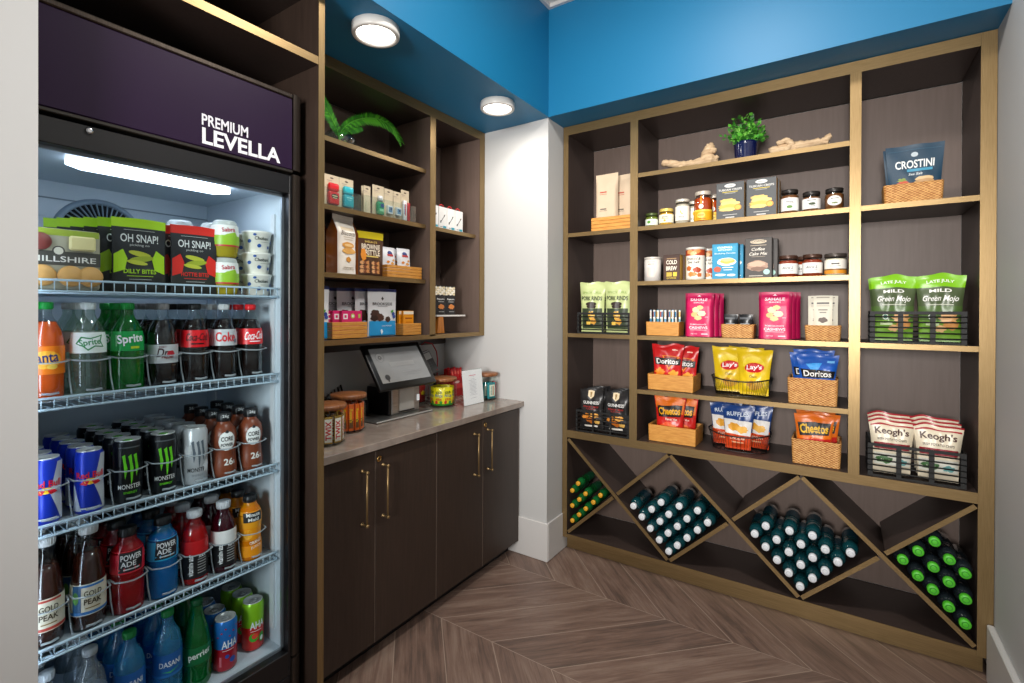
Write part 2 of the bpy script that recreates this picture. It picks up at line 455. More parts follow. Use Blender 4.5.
m, tt, out = new_mat('grey_quartz')
b = nd(tt, 'ShaderNodeBsdfPrincipled'); b.inputs['Roughness'].default_value = .09; b.inputs['Specular IOR Level'].default_value = .65
tc = nd(tt, 'ShaderNodeTexCoord'); n = nd(tt, 'ShaderNodeTexNoise'); n.inputs['Scale'].default_value = 9; n.inputs['Detail'].default_value = 8; n.inputs['Distortion'].default_value = 1.5
cr = nd(tt, 'ShaderNodeValToRGB'); cr.color_ramp.elements[0].color = hexc('#82766e'); cr.color_ramp.elements[1].color = hexc('#a3978d'); cr.color_ramp.elements[0].position = .3
tt.links.new(tc.outputs['Object'], n.inputs['Vector']); tt.links.new(n.outputs[0], cr.inputs[0]); tt.links.new(cr.outputs[0], b.inputs['Base Color']); tt.links.new(b.outputs[0], out.inputs[0])
o = G().box(-2.118, -1.51, 1.025, 2.389, .849, .879, m, .002).obj('countertop')
tag(o, 'polished grey stone worktop running under the wall cabinet', 'worktop')

# ================================================================ big display shelving on the back wall
t = thing('display_shelving', 'floor-to-ceiling dark shelving with brass edges and diagonal wine rack', 'shelving', (0, 0, 0))
def fr2(name, g, trims): return framed(name, g, trims, t)
BK = 2.918
def vert(name, x0, x1, z0, z1):
    framed(name, G().box(x0 + .001, x1 - .001, YS + .003, BK, z0 + .001, z1 - .001, LAM), [(x0, x1, YS, YS + .003, z0, z1, BRASSV)], t)
vert('side_panel', -1.354, -1.323, .08, H - .003)
vert('side_panel', .438, .484, .08, H - .003)
vert('divider_panel', -.949, -.907, .706, 2.416)
vert('divider_panel', .026, .066, .706, 2.416)
def horiz(name, x0, x1, zb, zt, inset=0):
    framed(name, G().box(x0 + .0005, x1 - .0005, YS + .003 + inset, BK, zb + .001, zt - .001, LAM), [(x0 + .0005, x1 - .0005, YS + inset, YS + .003 + inset, zb, zt, BRASS)], t)
horiz('top_rail', -1.323, .438, 2.416, H - .003)
horiz('middle_rail', -1.323, .438, .664, .706)
horiz('bottom_rail', -1.323, .438, .08, .101)
for z in (1.847, 1.268): horiz('shelf', -1.323, -.949, z - .022, z, .002)
for z in (2.133, 1.848, 1.557, 1.268, .98): horiz('shelf', -.907, .026, z - .022, z, .002)
for z in (1.848, 1.268): horiz('shelf', .066, .438, z - .022, z, .002)
G().box(-1.323, .438, BK, BK + .008, .102, H - .055, LAM_LIT).obj('back_panel', t)
G().box(-1.345, .463, 2.609, 2.625, .0, .079, BRASS).obj('plinth', t)
# lattice boards of the wine rack
def board(x0, z0, x1, z1, th=.018, y0=YS, y1=BK):
    d = Vector((x1 - x0, 0, z1 - z0)); L = d.length; a = math.atan2(d.z, d.x)
    M = Matrix.Translation((x0, 0, z0)) @ Matrix.Rotation(-a, 4, 'Y')
    o = G().box(.004, L - .004, y0 + .006, y1, -.0055, .0055, LAM, M=M).obj('lattice_board', t)
    G().box(.0, L, y0 + .003, y0 + .006, -th / 2, th / 2, BRASS, M=M).obj('edge_trim', o)
zb, zt, dx, xs = .108, .657, .2935, -1.323
for i, up in enumerate((1, 0, 1, 0, 1, 0)):
    x0 = xs + i * dx
# full diagonals
def diag(xa, za, xb, zb2): board(xa, za, xb, zb2)
zm = (zb + zt) / 2
for k in range(3):
    xa = xs + 2 * k * dx
    diag(xa + .006, zt - .004, xa + 2 * dx - .006, zb + .004)
    diag(xa + .006, zb + .004, xa + dx - .012, zm - .012)
    diag(xa + dx + .012, zm + .012, xa + 2 * dx - .006, zt - .004)
# ================================================================ glass-door drinks fridge
FY0, FY1, FX = .262, .985, -1.50
IY0, IY1, IX0, IX1, IZ0, IZ1 = .312, .945, -2.065, -1.535, .272, 1.80
LINER = mat('#c9d4dc', .35, 0, .02, 4)
FR = mat('#0e0d10', .35, .1)
FRG = grain('dark_bronze_trim', '#3b332e', '#4d443d', (30, 30, 1), 12, .3, .75, 0)
fr = thing('beverage_fridge', 'tall glass-door drinks fridge with purple header sign', 'fridge', (0, 0, 0))
g = G()   # insulated shell
g.box(-2.1, FX - .045, FY0 + .003, IY0 - .001, .02, 2.095, FR).box(-2.1, FX - .045, IY1 + .001, FY1 - .004, .02, 2.095, FR)
g.box(-2.1, FX - .045, IY0, IY1, .02, IZ0 - .021, FR).box(-2.1, FX - .045, IY0, IY1, IZ1 + .021, 2.095, FR).box(-2.1, IX0 - .021, IY0, IY1, IZ0 - .02, IZ1 + .02, FR)
g.obj('shell', fr)
g = G()   # pale liner
g.box(IX0 - .02, IX1 - .012, IY0 - .0005, IY1 + .0005, IZ0 - .02, IZ0, LINER).box(IX0 - .02, IX1 - .012, IY0 - .0005, IY1 + .0005, IZ1, IZ1 + .02, LINER)
g.box(IX0 - .02, IX0, IY0, IY1, IZ0, IZ1, LINER)
g.box(IX0, IX1 - .012, IY1 - .004, IY1 + .0005, IZ0, IZ1, LINER).box(IX0, IX1 - .012, IY0 - .0005, IY0 + .004, IZ0, IZ1, LINER)
g.obj('liner', fr)
g = G()   # shelf support pilasters on the side walls
for x in (-1.60, -2.0):
    g.box(x - .012, x + .012, IY1 - .010, IY1 - .004, IZ0 + .05, 1.72, mat('#d3d8dc', .3)).box(x - .012, x + .012, IY0 + .004, IY0 + .010, IZ0 + .05, 1.72, mat('#d3d8dc', .3))
g.obj('shelf_support', fr)
# header sign
PUR = grain('purple_sign', '#24132e', '#271532', (1, 1, 1), 3, .45, 0, 0, spec=.15)
g = G().box(FX - .044, FX + .004, FY0 + .004, .9435, 1.856, 2.088, PUR, .003)
hd = g.obj('header_sign', fr)
S = lambda u, v, off=0: (FX + .0042 + off, u, v)
G().deco(S, [('t', 'PREMIUM', .7325, 1.934, .130, .032, '#e9e8f0', {'b': .05}), ('t', 'LEVELLA', .7845, 1.889, .232, .046, '#f2f1f7', {'b': .065})], step=0).obj('lettering', hd)
g = G().box(FX - .044, FX + .007, FY0 + .004, .9435, 2.0885, 2.104, FRG, .003).box(FX - .044, FX + .006, FY0 + .004, .9435, 1.846, 1.8555, mat('#2c2823', .4, .3), .002)
g.obj('header_trim', fr)
# rounded corner trim
def pilaster(y0, y1, z0, z1, name='corner_trim'):
    n = 8; pts = []
    xc, yc, r = FX - .034, y1 - .036, .036
    w = y1 - y0
    out = [(FX - .044, y0), (FX + .006, y0)]
    for i in range(n + 1):
        a = PI / 2 * i / n; out.append((FX - .026 + .032 * cos(a), y1 - .030 + .030 * sin(a)))
    out.append((FX - .044, y1))
    vs = [(x, y, z) for z in (z0, z1) for x, y in out]; k = len(out)
    fs = [(i, (i + 1) % k, k + (i + 1) % k, k + i) for i in range(k)] + [tuple(reversed(range(k))), tuple(range(k, 2 * k))]
    G().add(vs, fs, FRG, False).obj(name, fr)
pilaster(.945, .984, 1.856, 2.104)
pilaster(.945, .984, .26, 1.842)
pilaster(.945, .984, .03, .252)
# door
g = G()
DZ0, DZ1 = .20, 1.838
gy0, gy1, gz0, gz1 = .302, .934, .278, 1.777
x0, x1 = FX - .036, FX
g.box(x0, x1, FY0 + .002, gy0, DZ0, DZ1, FR, .002).box(x0, x1, gy1, .944, DZ0, DZ1, FR, .002)
g.box(x0, x1, gy0 - .001, gy1 + .001, gz1, DZ1, FR, .002).box(x0, x1, gy0 - .001, gy1 + .001, DZ0, gz0, FR, .002)
dr = g.obj('door', fr)
g = G().box(x0 + .006, x0 + .009, gy0, gy1, gz0, gz1, clear('#f4f9fb', .03, 0, .0, 1.22)); g.obj('glass_pane', dr)
g = G().box(x0 + .001, x0 + .008, gy1 - .008, gy1, gz0, gz1, mat('#8e969e', .3, .6)).box(x0 + .001, x0 + .008, gy0, gy1, gz0, gz0 + .008, mat('#8e969e', .3, .6)).box(x0 + .001, x0 + .008, gy0, gy1, gz1 - .008, gz1, mat('#8e969e', .3, .6)); g.obj('glass_spacer', dr)
M = Matrix.Translation((FX, .42, 1.826)) @ Matrix.Rotation(PI / 2, 4, 'Y')
G().lathe([(.008, 0), (.008, .004), (.004, .005)], CHROME, 14, M=M).obj('door_lock', dr)
# base grille
g = G().box(x0, x1 - .004, FY0 + .002, .944, .03, .195, FR, .002)
for i in range(7): g.box(x1 - .004, x1 - .001, FY0 + .05, .90, .05 + i * .019, .058 + i * .019, mat('#060607', .5))
g.obj('base_grille', fr)
# canopy light fixture
g = G()
pts = [(-1.71 + .0, .438 - .01), (-1.66, .47), (-1.655, .81), (-1.69, .842), (-1.74, .81), (-1.745, .47)]
g.add([(x, y, z) for z in (IZ1 - .018, IZ1 - .001) for x, y in pts], [tuple(range(6))[::-1], tuple(range(6, 12))] + [(i, (i + 1) % 6, 6 + (i + 1) % 6, 6 + i) for i in range(6)], lamp_mat('#dfeaff', 8))
g.obj('interior_light', fr)
g = G().box(IX1 - .012, IX1 - .004, IY0 + .001, IY0 + .012, IZ0 + .05, IZ1 - .06, lamp_mat('#eaf2ff', 12)); g.obj('fill_strip', fr)  # unseen glowing strip added to brighten the fridge interior
# evaporator fan grille on the back panel
g = G(); cx_, cy_, cz_ = IX0 + .012, .605, 1.640
M = Matrix.Translation((IX0 + .001, cy_, cz_)) @ Matrix.Rotation(PI / 2, 4, 'Y')
LB = mat('#8fa0ae', .4)
g.lathe([(.125, 0), (.120, .012), (.108, .014), (.106, .004)], LB, 40, M=M, cap0=False, cap1=False)
g.lathe([(.0001, .001), (.107, .001)], mat('#15191d', .7), 40, M=M, cap0=False, cap1=False)
for k in range(44):
    a = 2 * PI * k / 44
    g.tube([(cx_ - .003, cy_ + .058 * cos(a), cz_ + .058 * sin(a)), (cx_ + .002, cy_ + .107 * cos(a + .12), cz_ + .107 * sin(a + .12))], .0026, LB, 4)
for r in (.028, .055):
    g.lathe([(r - .003, .010), (r + .003, .010), (r + .003, .014), (r - .003, .014), (r - .003, .010)], LB, 30, M=M, cap0=False, cap1=False)
for k in range(12):
    a = 2 * PI * k / 12; g.tube([(cx_, cy_, cz_), (cx_, cy_ + .055 * cos(a), cz_ + .055 * sin(a))], .002, LB, 4)
g.lathe([(.0001, .014), (.014, .014), (.014, .0)], LB, 16, M=M, cap0=False, cap1=False)
g.obj('fan_grille', fr)
g = G().box(IX0 + .0005, IX0 + .010, IY0 + .006, .47, 1.60, 1.69, LINER, .004).box(IX0 + .0005, IX0 + .005, IY0 + .004, IY1 - .004, 1.745, 1.749, mat('#7d8a95', .4)); g.obj('evaporator_cover', fr)
# wire racks
WIRE = mat('#b9cfdd', .3, 0, .02)
RZ = (1.441, 1.159, .859, .566)
LANES = [.366 + .0836 * i for i in range(7)]
def rack(z, guides):
    g = G(); xf = -1.562; ya, yb = IY0 + .011, IY1 - .013
    zt = z + .029
    g.box(xf - .0015, xf + .0035, ya, yb, zt - .004, zt + .0015, WIRE, .0012).box(xf - .002, xf + .003, ya, yb, z - .0015, z + .0035, WIRE, .0012)
    n = 26
    for i in range(n + 1):
        y = ya + .002 + (yb - ya - .004) * i / n
        g.tube([(xf + .001, y, zt - .002), (xf + .001, y, z + .001), (IX0 + .012, y, z + .001)], .0015, WIRE, 4)
    for x in (xf - .02, -1.72, -1.88, IX0 + .02): g.tube([(x, ya, z - .003), (x, yb, z - .003)], .0026, WIRE, 5)
    for y in (ya, yb): g.box(IX0 + .012, xf, y - .002, y + .002, z - .003, z + .004, WIRE)
    o = g.obj('wire_rack', fr)
    if guides:
        TR = clear('#e3e9ec', .10, .30, .15)
        G().box(IX0 + .014, xf - .004, ya + .002, yb - .002, z + .018, z + .0205, clear('#dfe6ea', .06, .35, .2)).obj('glide_tray', o)
        for i, y in enumerate(LANES):
            gg = G(); za = z + .115
            y0, y1 = max(y - .040, IY0 + .013), min(y + .040, IY1 - .013)
            arc = [(-1.612, y0, za), (-1.582, y0 + .003, za - .002), (-1.571, y - .018, za - .004), (-1.567, y, za - .005), (-1.571, y + .018, za - .004), (-1.582, y1 - .003, za - .002), (-1.612, y1, za)]
            gg.tube(arc, .0022, TR, 6)
            gg.tube([(-1.612, y0, za), (-1.600, y0, z + .06), (-1.588, y0 + .002, z + .024)], .002, TR, 6)
            gg.tube([(-1.5705, y - .016, z + .038), (-1.5685, y, z + .036), (-1.5705, y + .016, z + .038)], .003, TR, 6)
            gg.obj('bottle_guide', o)
rack(RZ[0], False)
for z in RZ[1:]: rack(z, True)

# ---------------------------------------------------------------- drinks
PLW = '#f0f0ee'
def bottle(name, label, cat, loc, rz, group, R, Ht, body, liquid, capcol, lab=None, prof=None, lvl=.80, capr=.0152, caph=.017, deco=(), capdeco=None, seg=20, ribs=0):
    """R radius, Ht height; lab = (z0, z1, colour); deco items in metres on the label"""
    t = thing(name, label, cat, loc, rz, group)
    nz = Ht - caph
    P = prof or [(0, .004), (.55, 0), (.88, 0), (1, .03), (1, .30), (.985, .34), (1, .38), (1, .62), (.97, .68), (.85, .765), (.62, .85), (.43, .905), (.36, .95), (.36, 1.0)]
    pr = [(max(.0001, a * R), .0 + b * nz) for a, b in P]
    if ribs:
        pass
    G().lathe(pr, body, seg, cap0=False, cap1=False).obj('bottle', t)
    if liquid is not None:
        lp = [(max(.0001, a * R - .0012), max(.002, b * nz)) for a, b in P if b <= lvl]
        # close at the level
        for i in range(len(P) - 1):
            if P[i][1] <= lvl < P[i + 1][1]:
                f = (lvl - P[i][1]) / (P[i + 1][1] - P[i][1]); a = P[i][0] + f * (P[i + 1][0] - P[i][0]); lp.append((a * R - .0012, lvl * nz))
        lp.append((.0001, lvl * nz))
        G().lathe(lp, liquid, seg, cap0=False, cap1=False).obj('drink', t)
    g = G().lathe([(capr * .98, nz - .001), (capr, nz + .002), (capr, Ht - .0015), (capr * .9, Ht), (.0001, Ht)], mat(capcol, .4), 18, cap0=True, cap1=False)
    for k in range(18):
        a = 2 * PI * k / 18
        g.tube([(capr * cos(a), capr * sin(a), nz + .002), (capr * cos(a), capr * sin(a), Ht - .002)], .0009, mat(capcol, .4), 4)
    if capdeco: g.deco(cyl(capr), capdeco, step=.006, base=.0012)
    g.obj('cap', t)
    if lab:
        z0, z1, col = lab
        r = lambda v: None
        rr = R + .0006
        g = G()
        def rad(v):
            q = v / nz
            for i in range(len(P) - 1):
                if P[i][1] <= q <= P[i + 1][1] and P[i + 1][1] > P[i][1]:
                    f = (q - P[i][1]) / (P[i + 1][1] - P[i][1]); return (P[i][0] + f * (P[i + 1][0] - P[i][0])) * R + .0006
            return rr
        cols = col if isinstance(col, list) else [(z0, z1, col)]
        zz = []; ms = []
        for a, b, c in cols:
            n = 3
            for k in range(n): zz.append(a + (b - a) * k / n); ms.append(mat(c, .35, 0, 0))
        zz.append(cols[-1][1])
        g.lathe([(rad(q), q) for q in zz], None, seg, cap0=False, cap1=False, mats=ms)
        if deco: g.deco(cyl(lambda v: rad(v)), deco, step=.008)
        g.obj('label', t)
    return t
def can(name, label, cat, loc, rz, group, R, Ht, cols, deco=(), rim='#b7b9bb', tab='#b7b9bb', metal=.25, neck=.012):
    t = thing(name, label, cat, loc, rz, group)
    zb = .007
    bands = cols if isinstance(cols, list) else [(0, 1, cols)]
    prof = [(R * .80, 0), (R, zb)]; ms = [mat(bands[0][2], .3, metal, 0)]
    for a, b, c in bands:
        za, zc = zb + a * (Ht - zb - neck), zb + b * (Ht - zb - neck)
        prof.append((R, zc)); ms.append(mat(c, .3, metal, 0))
    prof.append((R * .87, Ht - .003)); ms.append(mat(bands[-1][2], .3, metal, 0))
    g = G(); g.lathe(prof, None, 24, mats=ms, cap0=True, cap1=False)
    g.deco(cyl(R), deco, step=.008, base=.0004)
    g.obj('can_body', t)
    RM = mat('#cfd1cf', .3, .45, 0)
    g = G().lathe([(R * .87, Ht - .003), (R * .885, Ht), (R * .82, Ht), (R * .80, Ht - .005), (.0001, Ht - .005)], RM, 24, cap0=False, cap1=False)
    g.obj('lid', t)
    g = G().tube([(.011 * cos(a) , -.004 + .008 * sin(a), Ht - .0035) for a in [2 * PI * k / 10 for k in range(10)]], .0016, mat(tab, .3, .6, 0), 5, closed=True)
    g.box(-.003, .003, -.002, .010, Ht - .0045, Ht - .0025, mat(tab, .3, .6, 0)).obj('pull_tab', t)
    return t
COLA = mat('#1a0d0a', .12, 0, 0); PET = clear('#eef2f2', .07)
POS_ROW = ['at the front of its lane', 'second in its lane', 'third in its lane, near the back']
def lane(make, yi, z, n, dx, desc, group, x0=-1.612, rz=None, jit=0):
    sp = []
    r = math.radians(90 - 10) if rz is None else rz
    words = ['frontmost', 'second from front', 'third from front', 'fourth from front', 'fifth from front', 'sixth from front']
    rnd = random.Random(int(yi * 1000 + z * 77))
    for k in range(n):
        sp.append(((x0 - k * dx, yi, z), r + rnd.uniform(-.12, .12) * (1 if k else 0), desc + ', ' + words[k]))
    return place(make, sp, group)
L = LANES
z = RZ[1] + .021
# -- soda shelf
OR = mat('#e8590f', .2, 0, 0)
def mk(*a, **k):
    return lambda lab, loc, rz, grp: bottle(a[0], lab, a[1], loc, rz, grp, *a[2:], **k)
lane(mk('soda_bottle', 'soda bottle', .0365, .236, PET, OR, '#0f9a3c', lab=(.062, .130, '#f07a12'), lvl=.86,
     deco=[('e', 0, .097, .030, .022, '#f9b233'), ('t', 'Fanta', -.002, .103, .052, .026, '#1c2a6b', {'b': .05, 'rot': .08}), ('e', .012, .080, .010, .006, '#ffd35a')]),
     L[0], z, 3, .076, 'orange soda bottle with green cap, soda shelf leftmost lane', 'orange sodas')
lane(mk('soda_bottle', 'soda bottle', .0365, .236, clear('#e6efe6', .08, .05), None, '#dfe5e2', lab=(.108, .160, '#eef3ee'),
     deco=[('p', [(-.030, .132), (-.018, .150), (0, .146), (.026, .154), (.022, .138), (.030, .122), (.010, .124), (-.004, .114), (-.014, .124)], '#0b8a45'), ('p', [(-.026, .132), (-.016, .146), (0, .143), (.022, .150), (.019, .138), (.026, .125), (.009, .127), (-.004, .118), (-.013, .127)], '#f4f8f4'), ('t', 'Sprite', 0, .1335, .044, .020, '#0b8a45', {'b': .05, 'rot': .12})]),
     L[1], z, 3, .076, 'clear lemon-lime soda bottle with white label and cap', 'clear diet lemon-lime sodas')
lane(mk('soda_bottle', 'soda bottle', .0365, .236, clear('#19a63c', .10, .22), mat('#0d9a3a', .15, 0, 0), '#0f9a3c', lab=(.108, .160, '#0aa34a'), lvl=.66,
     deco=[('t', 'Sprite', .003, .138, .062, .030, '#ffffff', {'b': .06, 'rot': .1}), ('r', .012, .117, .02, .006, '#c8dc2a'), ('r', -.030, .136, .004, .03, '#8ad4a0')]),
     L[2], z, 3, .076, 'green lemon-lime soda bottle with green cap', 'green lemon-lime sodas')
lane(mk('soda_bottle', 'soda bottle', .0365, .236, PET, COLA, '#8f8a88', lab=(.068, .120, '#c9cbcc'), lvl=.86,
     deco=[('t', 'Dr', -.006, .098, .026, .024, '#3a1018', {'b': .04, 'sh': .2}), ('e', .013, .094, .010, .009, '#c01f2e', {'wob': .1}), ('t', 'Pepper', .006, .084, .030, .010, '#7a1420', {'b': .04}), ('t', 'DIET', -.006, .114, .018, .005, '#7a1420')]),
     L[3], z, 3, .076, 'dark diet pepper soda bottle with silver label', 'diet pepper sodas')
lane(mk('soda_bottle', 'soda bottle', .0365, .236, PET, COLA, '#141414', lab=(.108, .158, '#e0131f'), lvl=.86,
     deco=[('t', 'Coca-Cola', .0, .138, .062, .022, '#120808', {'b': .03, 'sh': .25}), ('r', 0, .118, .034, .004, '#120808')]),
     L[4], z, 3, .076, 'cola bottle with red label, black script and black cap', 'zero sugar colas')
lane(mk('soda_bottle', 'soda bottle', .0365, .236, PET, COLA, '#d4d6d6', lab=(.108, .158, '#c8cbcd'), lvl=.86,
     deco=[('t', 'Coke', -.004, .135, .058, .030, '#d4141f', {'b': .06}), ('e', .026, .122, .006, .007, '#6b7f8c')]),
     L[5], z, 3, .076, 'cola bottle with silver label, red lettering and white cap', 'diet colas')
lane(mk('soda_bottle', 'soda bottle', .0365, .236, PET, COLA, '#e31b23', lab=(.108, .158, '#e31b23'), lvl=.86,
     deco=[('t', 'Coca-Cola', .003, .136, .060, .026, '#ffffff', {'b': .03, 'sh': .25, 'rot': .06}), ('r', .004, .117, .034, .003, '#ffffff')]),
     L[6], z, 3, .076, 'cola bottle with red label, white script and red cap', 'classic colas')
# -- energy drink shelf
z = RZ[2] + .021
def mkc(name, cat, R, Ht, cols, deco, **k):
    return lambda lab, loc, rz, grp: can(name, lab, cat, loc, rz, grp, R, Ht, cols, deco, **k)
rb_deco = [('p', [(-.048, .01), (-.018, .01), (-.036, .075), (-.048, .075)], '#c2c7cf'), ('p', [(.006, .078), (.030, .078), (.044, .150), (.022, .150)], '#c2c7cf'), ('p', [(.006, .078), (.030, .010), (.044, .010), (.034, .078)], '#c2c7cf'), ('e', 0, .084, .012, .008, '#f7c51e'),
           ('p', [(-.022, .078), (-.012, .088), (-.002, .084), (-.008, .074)], '#d8132b'), ('p', [(.022, .078), (.012, .088), (.002, .084), (.008, .074)], '#d8132b'), ('t', 'Red Bull', 0, .100, .058, .016, '#e0132c', {'b': .05}), ('r', 0, .016, .04, .004, '#c2c7cf')]
for i in (0, 1):
    lane(mkc('energy_drink_can', 'can', .0295, .160, '#1535b8', rb_deco), L[i], z, 5, .0655, 'tall slim blue and silver energy drink can, ' + ('leftmost lane' if i == 0 else 'second lane'), 'blue energy drinks', x0=-1.607)
mon = lambda c: [('p', [(-.017 + d, .128 + e), (-.010 + d, .132), (-.008 + d, .110), (-.005 + d, .094), (-.007 + d, .080 + f), (-.010 + d, .066 + f), (-.012 + d, .085), (-.013 + d, .105), (-.015 + d, .118)], c) for d, e, f in ((0, 0, 0), (.013, -.002, -.016), (.025, .001, .004))]
mon_top = [('r', .0 , .150, .05, .0035, '#5d6468')]
for i in (2, 3):
    lane(mkc('energy_drink_can', 'can', .033, .168, '#14161a', mon('#6ede1f') + mon_top + [('t', 'MONSTER', 0, .046, .052, .012, '#e6e8e6', {'b': .03}), ('t', 'ENERGY', .002, .030, .030, .006, '#6ede1f', {'b': .03})], tab='#57b81f'), L[i], z, 5, .070, 'black energy drink can with green claw mark, ' + ('left lane of its kind' if i == 2 else 'right lane of its kind'), 'black energy drinks', x0=-1.610)
lane(mkc('energy_drink_can', 'can', .033, .168, '#c9cccf', mon('#5c6670') + [('t', 'MONSTER', 0, .046, .052, .012, '#22262a', {'b': .03}), ('t', 'ENERGY', 0, .030, .030, .006, '#8b9299'), ('e', -.025, .10, .010, .02, '#dfe1e3', {'wob': .3}), ('e', .025, .055, .010, .02, '#dfe1e3', {'wob': .3})]), L[4], z, 5, .070, 'white energy drink can with grey claw mark', 'white energy drinks', x0=-1.610)
CP = mat('#7a3a20', .35, 0, .05)
cp_prof = [(0, .004), (.6, 0), (.92, 0), (1, .03), (1, .22), (.88, .36), (.86, .46), (.98, .60), (1, .74), (.9, .85), (.62, .93), (.52, .96), (.52, 1.0)]
for i in (5, 6):
    lane(mk('protein_shake_bottle', 'shake bottle', .0355, .197, CP, None, '#17171a', lab=(.012, .150, [(.012, .05, '#7a3a20'), (.05, .15, '#7c3b21')]), prof=cp_prof, capr=.0195, caph=.026,
         capdeco=[('t', '26g', 0, .186, .018, .012, '#e8e8e8', {'b': .04})],
         deco=[('e', 0, .112, .024, .030, '#eceae6'), ('e', 0, .112, .021, .027, '#f8f7f3'), ('p', [(-.006, .139), (0, .147), (.006, .139), (0, .136)], '#20242a'), ('t', 'CORE', 0, .119, .034, .014, '#16181c', {'b': .05}), ('t', 'POWER', 0, .101, .034, .010, '#16181c', {'b': .05}), ('t', '26', .004, .048, .026, .020, '#e6e2dc', {'b': .06}), ('t', 'g', .021, .045, .005, .010, '#e6e2dc')]),
         L[i], z, 4, .073, 'brown protein shake bottle with black cap, ' + ('second lane from the right' if i == 5 else 'rightmost lane'), 'protein shakes', x0=-1.611)
# -- sports drink shelf
z = RZ[3] + .021
tea_prof = [(0, .004), (.55, 0), (.9, 0), (1, .03), (1, .42), (.99, .46), (.93, .58), (.80, .72), (.58, .86), (.46, .92), (.44, 1.0)]
TEA = mat('#3a160c', .15, 0, 0)
for i, c in ((0, '#b23a2a'), (1, '#2a6fb0')):
    lane(mk('tea_bottle', 'tea bottle', .0362, .258, PET, TEA, '#d8d9d8', lab=(.040, .118, '#ded6c0'), prof=tea_prof, lvl=.80, capr=.0195, caph=.020,
         deco=[('r', -.028, .079, .020, .074, '#14507c' if i else '#6b1c16'), ('e', -.030, .085, .007, .016, '#4f8a3a'), ('r', .0, .046, .10, .007, c), ('r', .006, .113, .05, .005, c), ('t', 'GOLD', .006, .094, .036, .014, '#3f3318', {'b': .05}), ('t', 'PEAK', .006, .074, .036, .014, '#3f3318', {'b': .05}), ('r', .006, .058, .03, .003, '#8a7340')]),
         L[i], z, 3, .078, ('dark iced tea bottle with red trimmed label, leftmost lane' if i == 0 else 'dark iced tea bottle with blue trimmed label, second lane'), 'iced teas')
pw_prof = [(0, .004), (.6, 0), (.92, 0), (1, .03), (1, .40), (.95, .44), (.95, .47), (1, .50), (1, .55), (.98, .60), (1, .66), (1, .74), (.93, .82), (.72, .89), (.56, .93), (.52, 1.0)]
for i, c, c2, w in ((2, '#cc1828', '#d82436', 'red'), (3, '#17a0d2', '#1fa6d8', 'light blue')):
    lane(mk('sports_drink_bottle', 'sports drink', .0375, .222, clear(c, .08, .2), mat(c, .15, 0, 0), '#121214', lab=(.108, .166, c2), prof=pw_prof, lvl=.88, capr=.0205, caph=.022,
         deco=[('p', [(-.026, .112), (.030, .112), (.034, .163), (-.022, .163)], '#15171b'), ('t', 'POWER', .004, .150, .048, .015, '#f2f2f2', {'b': .05}), ('t', 'ADE', -.003, .133, .034, .014, '#f2f2f2', {'b': .05}), ('r', .004, .119, .036, .003, '#d8d8d8')]),
         L[i], z, 3, .078, w + ' sports drink bottle with black band and black cap', w + ' sports drinks')
vw_prof = [(0, .004), (.6, 0), (.9, 0), (1, .03), (1, .34), (.96, .36), (1, .38), (1, .60), (.95, .70), (.78, .82), (.55, .90), (.46, .94), (.44, 1.0)]
for i, c, w, lc in ((4, '#d81a1f', 'bright red', '#c3161c'), (5, '#6e0f2a', 'dark red', '#e9e7e4')):
    lane(mk('vitamin_water_bottle', 'flavoured water', .0355, .212, clear(c, .08, .2), mat(c, .15, 0, 0), '#d4d7db', lab=(.020, .128, [(.020, .088, '#17171a'), (.088, .128, lc)]), prof=vw_prof, lvl=.80, capr=.0195, caph=.020,
         deco=[('t', 'vitaminwater', -.018, .060, .064, .014, '#eeeeee', {'rot': PI / 2, 'b': .05})] + [('r', .012, .034 + .008 * q, .024, .002, '#b7b7b7') for q in range(6)] + [('t', 'xxx' if i == 4 else 'zero', .012, .082, .020, .006, '#ffffff', {'b': .03})]),
         L[i], z, 3, .078, w + ' vitamin water bottle with white cap', w + ' vitamin waters')
mm_prof = [(0, .004), (.6, 0), (.9, 0), (1, .03), (1, .30), (.9, .40), (.88, .50), (.96, .58), (1, .66), (.98, .78), (.85, .87), (.6, .94), (.52, 1.0)]
lane(mk('juice_bottle', 'juice bottle', .0345, .205, clear('#f09a10', .08, .5), mat('#f39a0c', .2, 0, 0), '#16171a', lab=(.014, .158, [(.014, .105, '#f0950e'), (.105, .158, '#f0a01c')]), prof=mm_prof, lvl=.9, capr=.0195, caph=.020,
     deco=[('r', .0, .140, .062, .030, '#15181a'), ('t', 'Minute', 0, .148, .042, .011, '#f5f5f2', {'b': .04}), ('t', 'Maid', 0, .133, .032, .011, '#f5f5f2', {'b': .04}), ('t', 'ORANGE', .008, .060, .040, .010, '#fdf0d8', {'b': .03, 'rot': .15}), ('t', 'JUICE', .008, .044, .034, .010, '#fdf0d8', {'b': .03, 'rot': .15}), ('e', -.016, .086, .014, .016, '#ffb52e')]),
     L[6], z, 3, .074, 'orange juice bottle with black cap', 'orange juices')
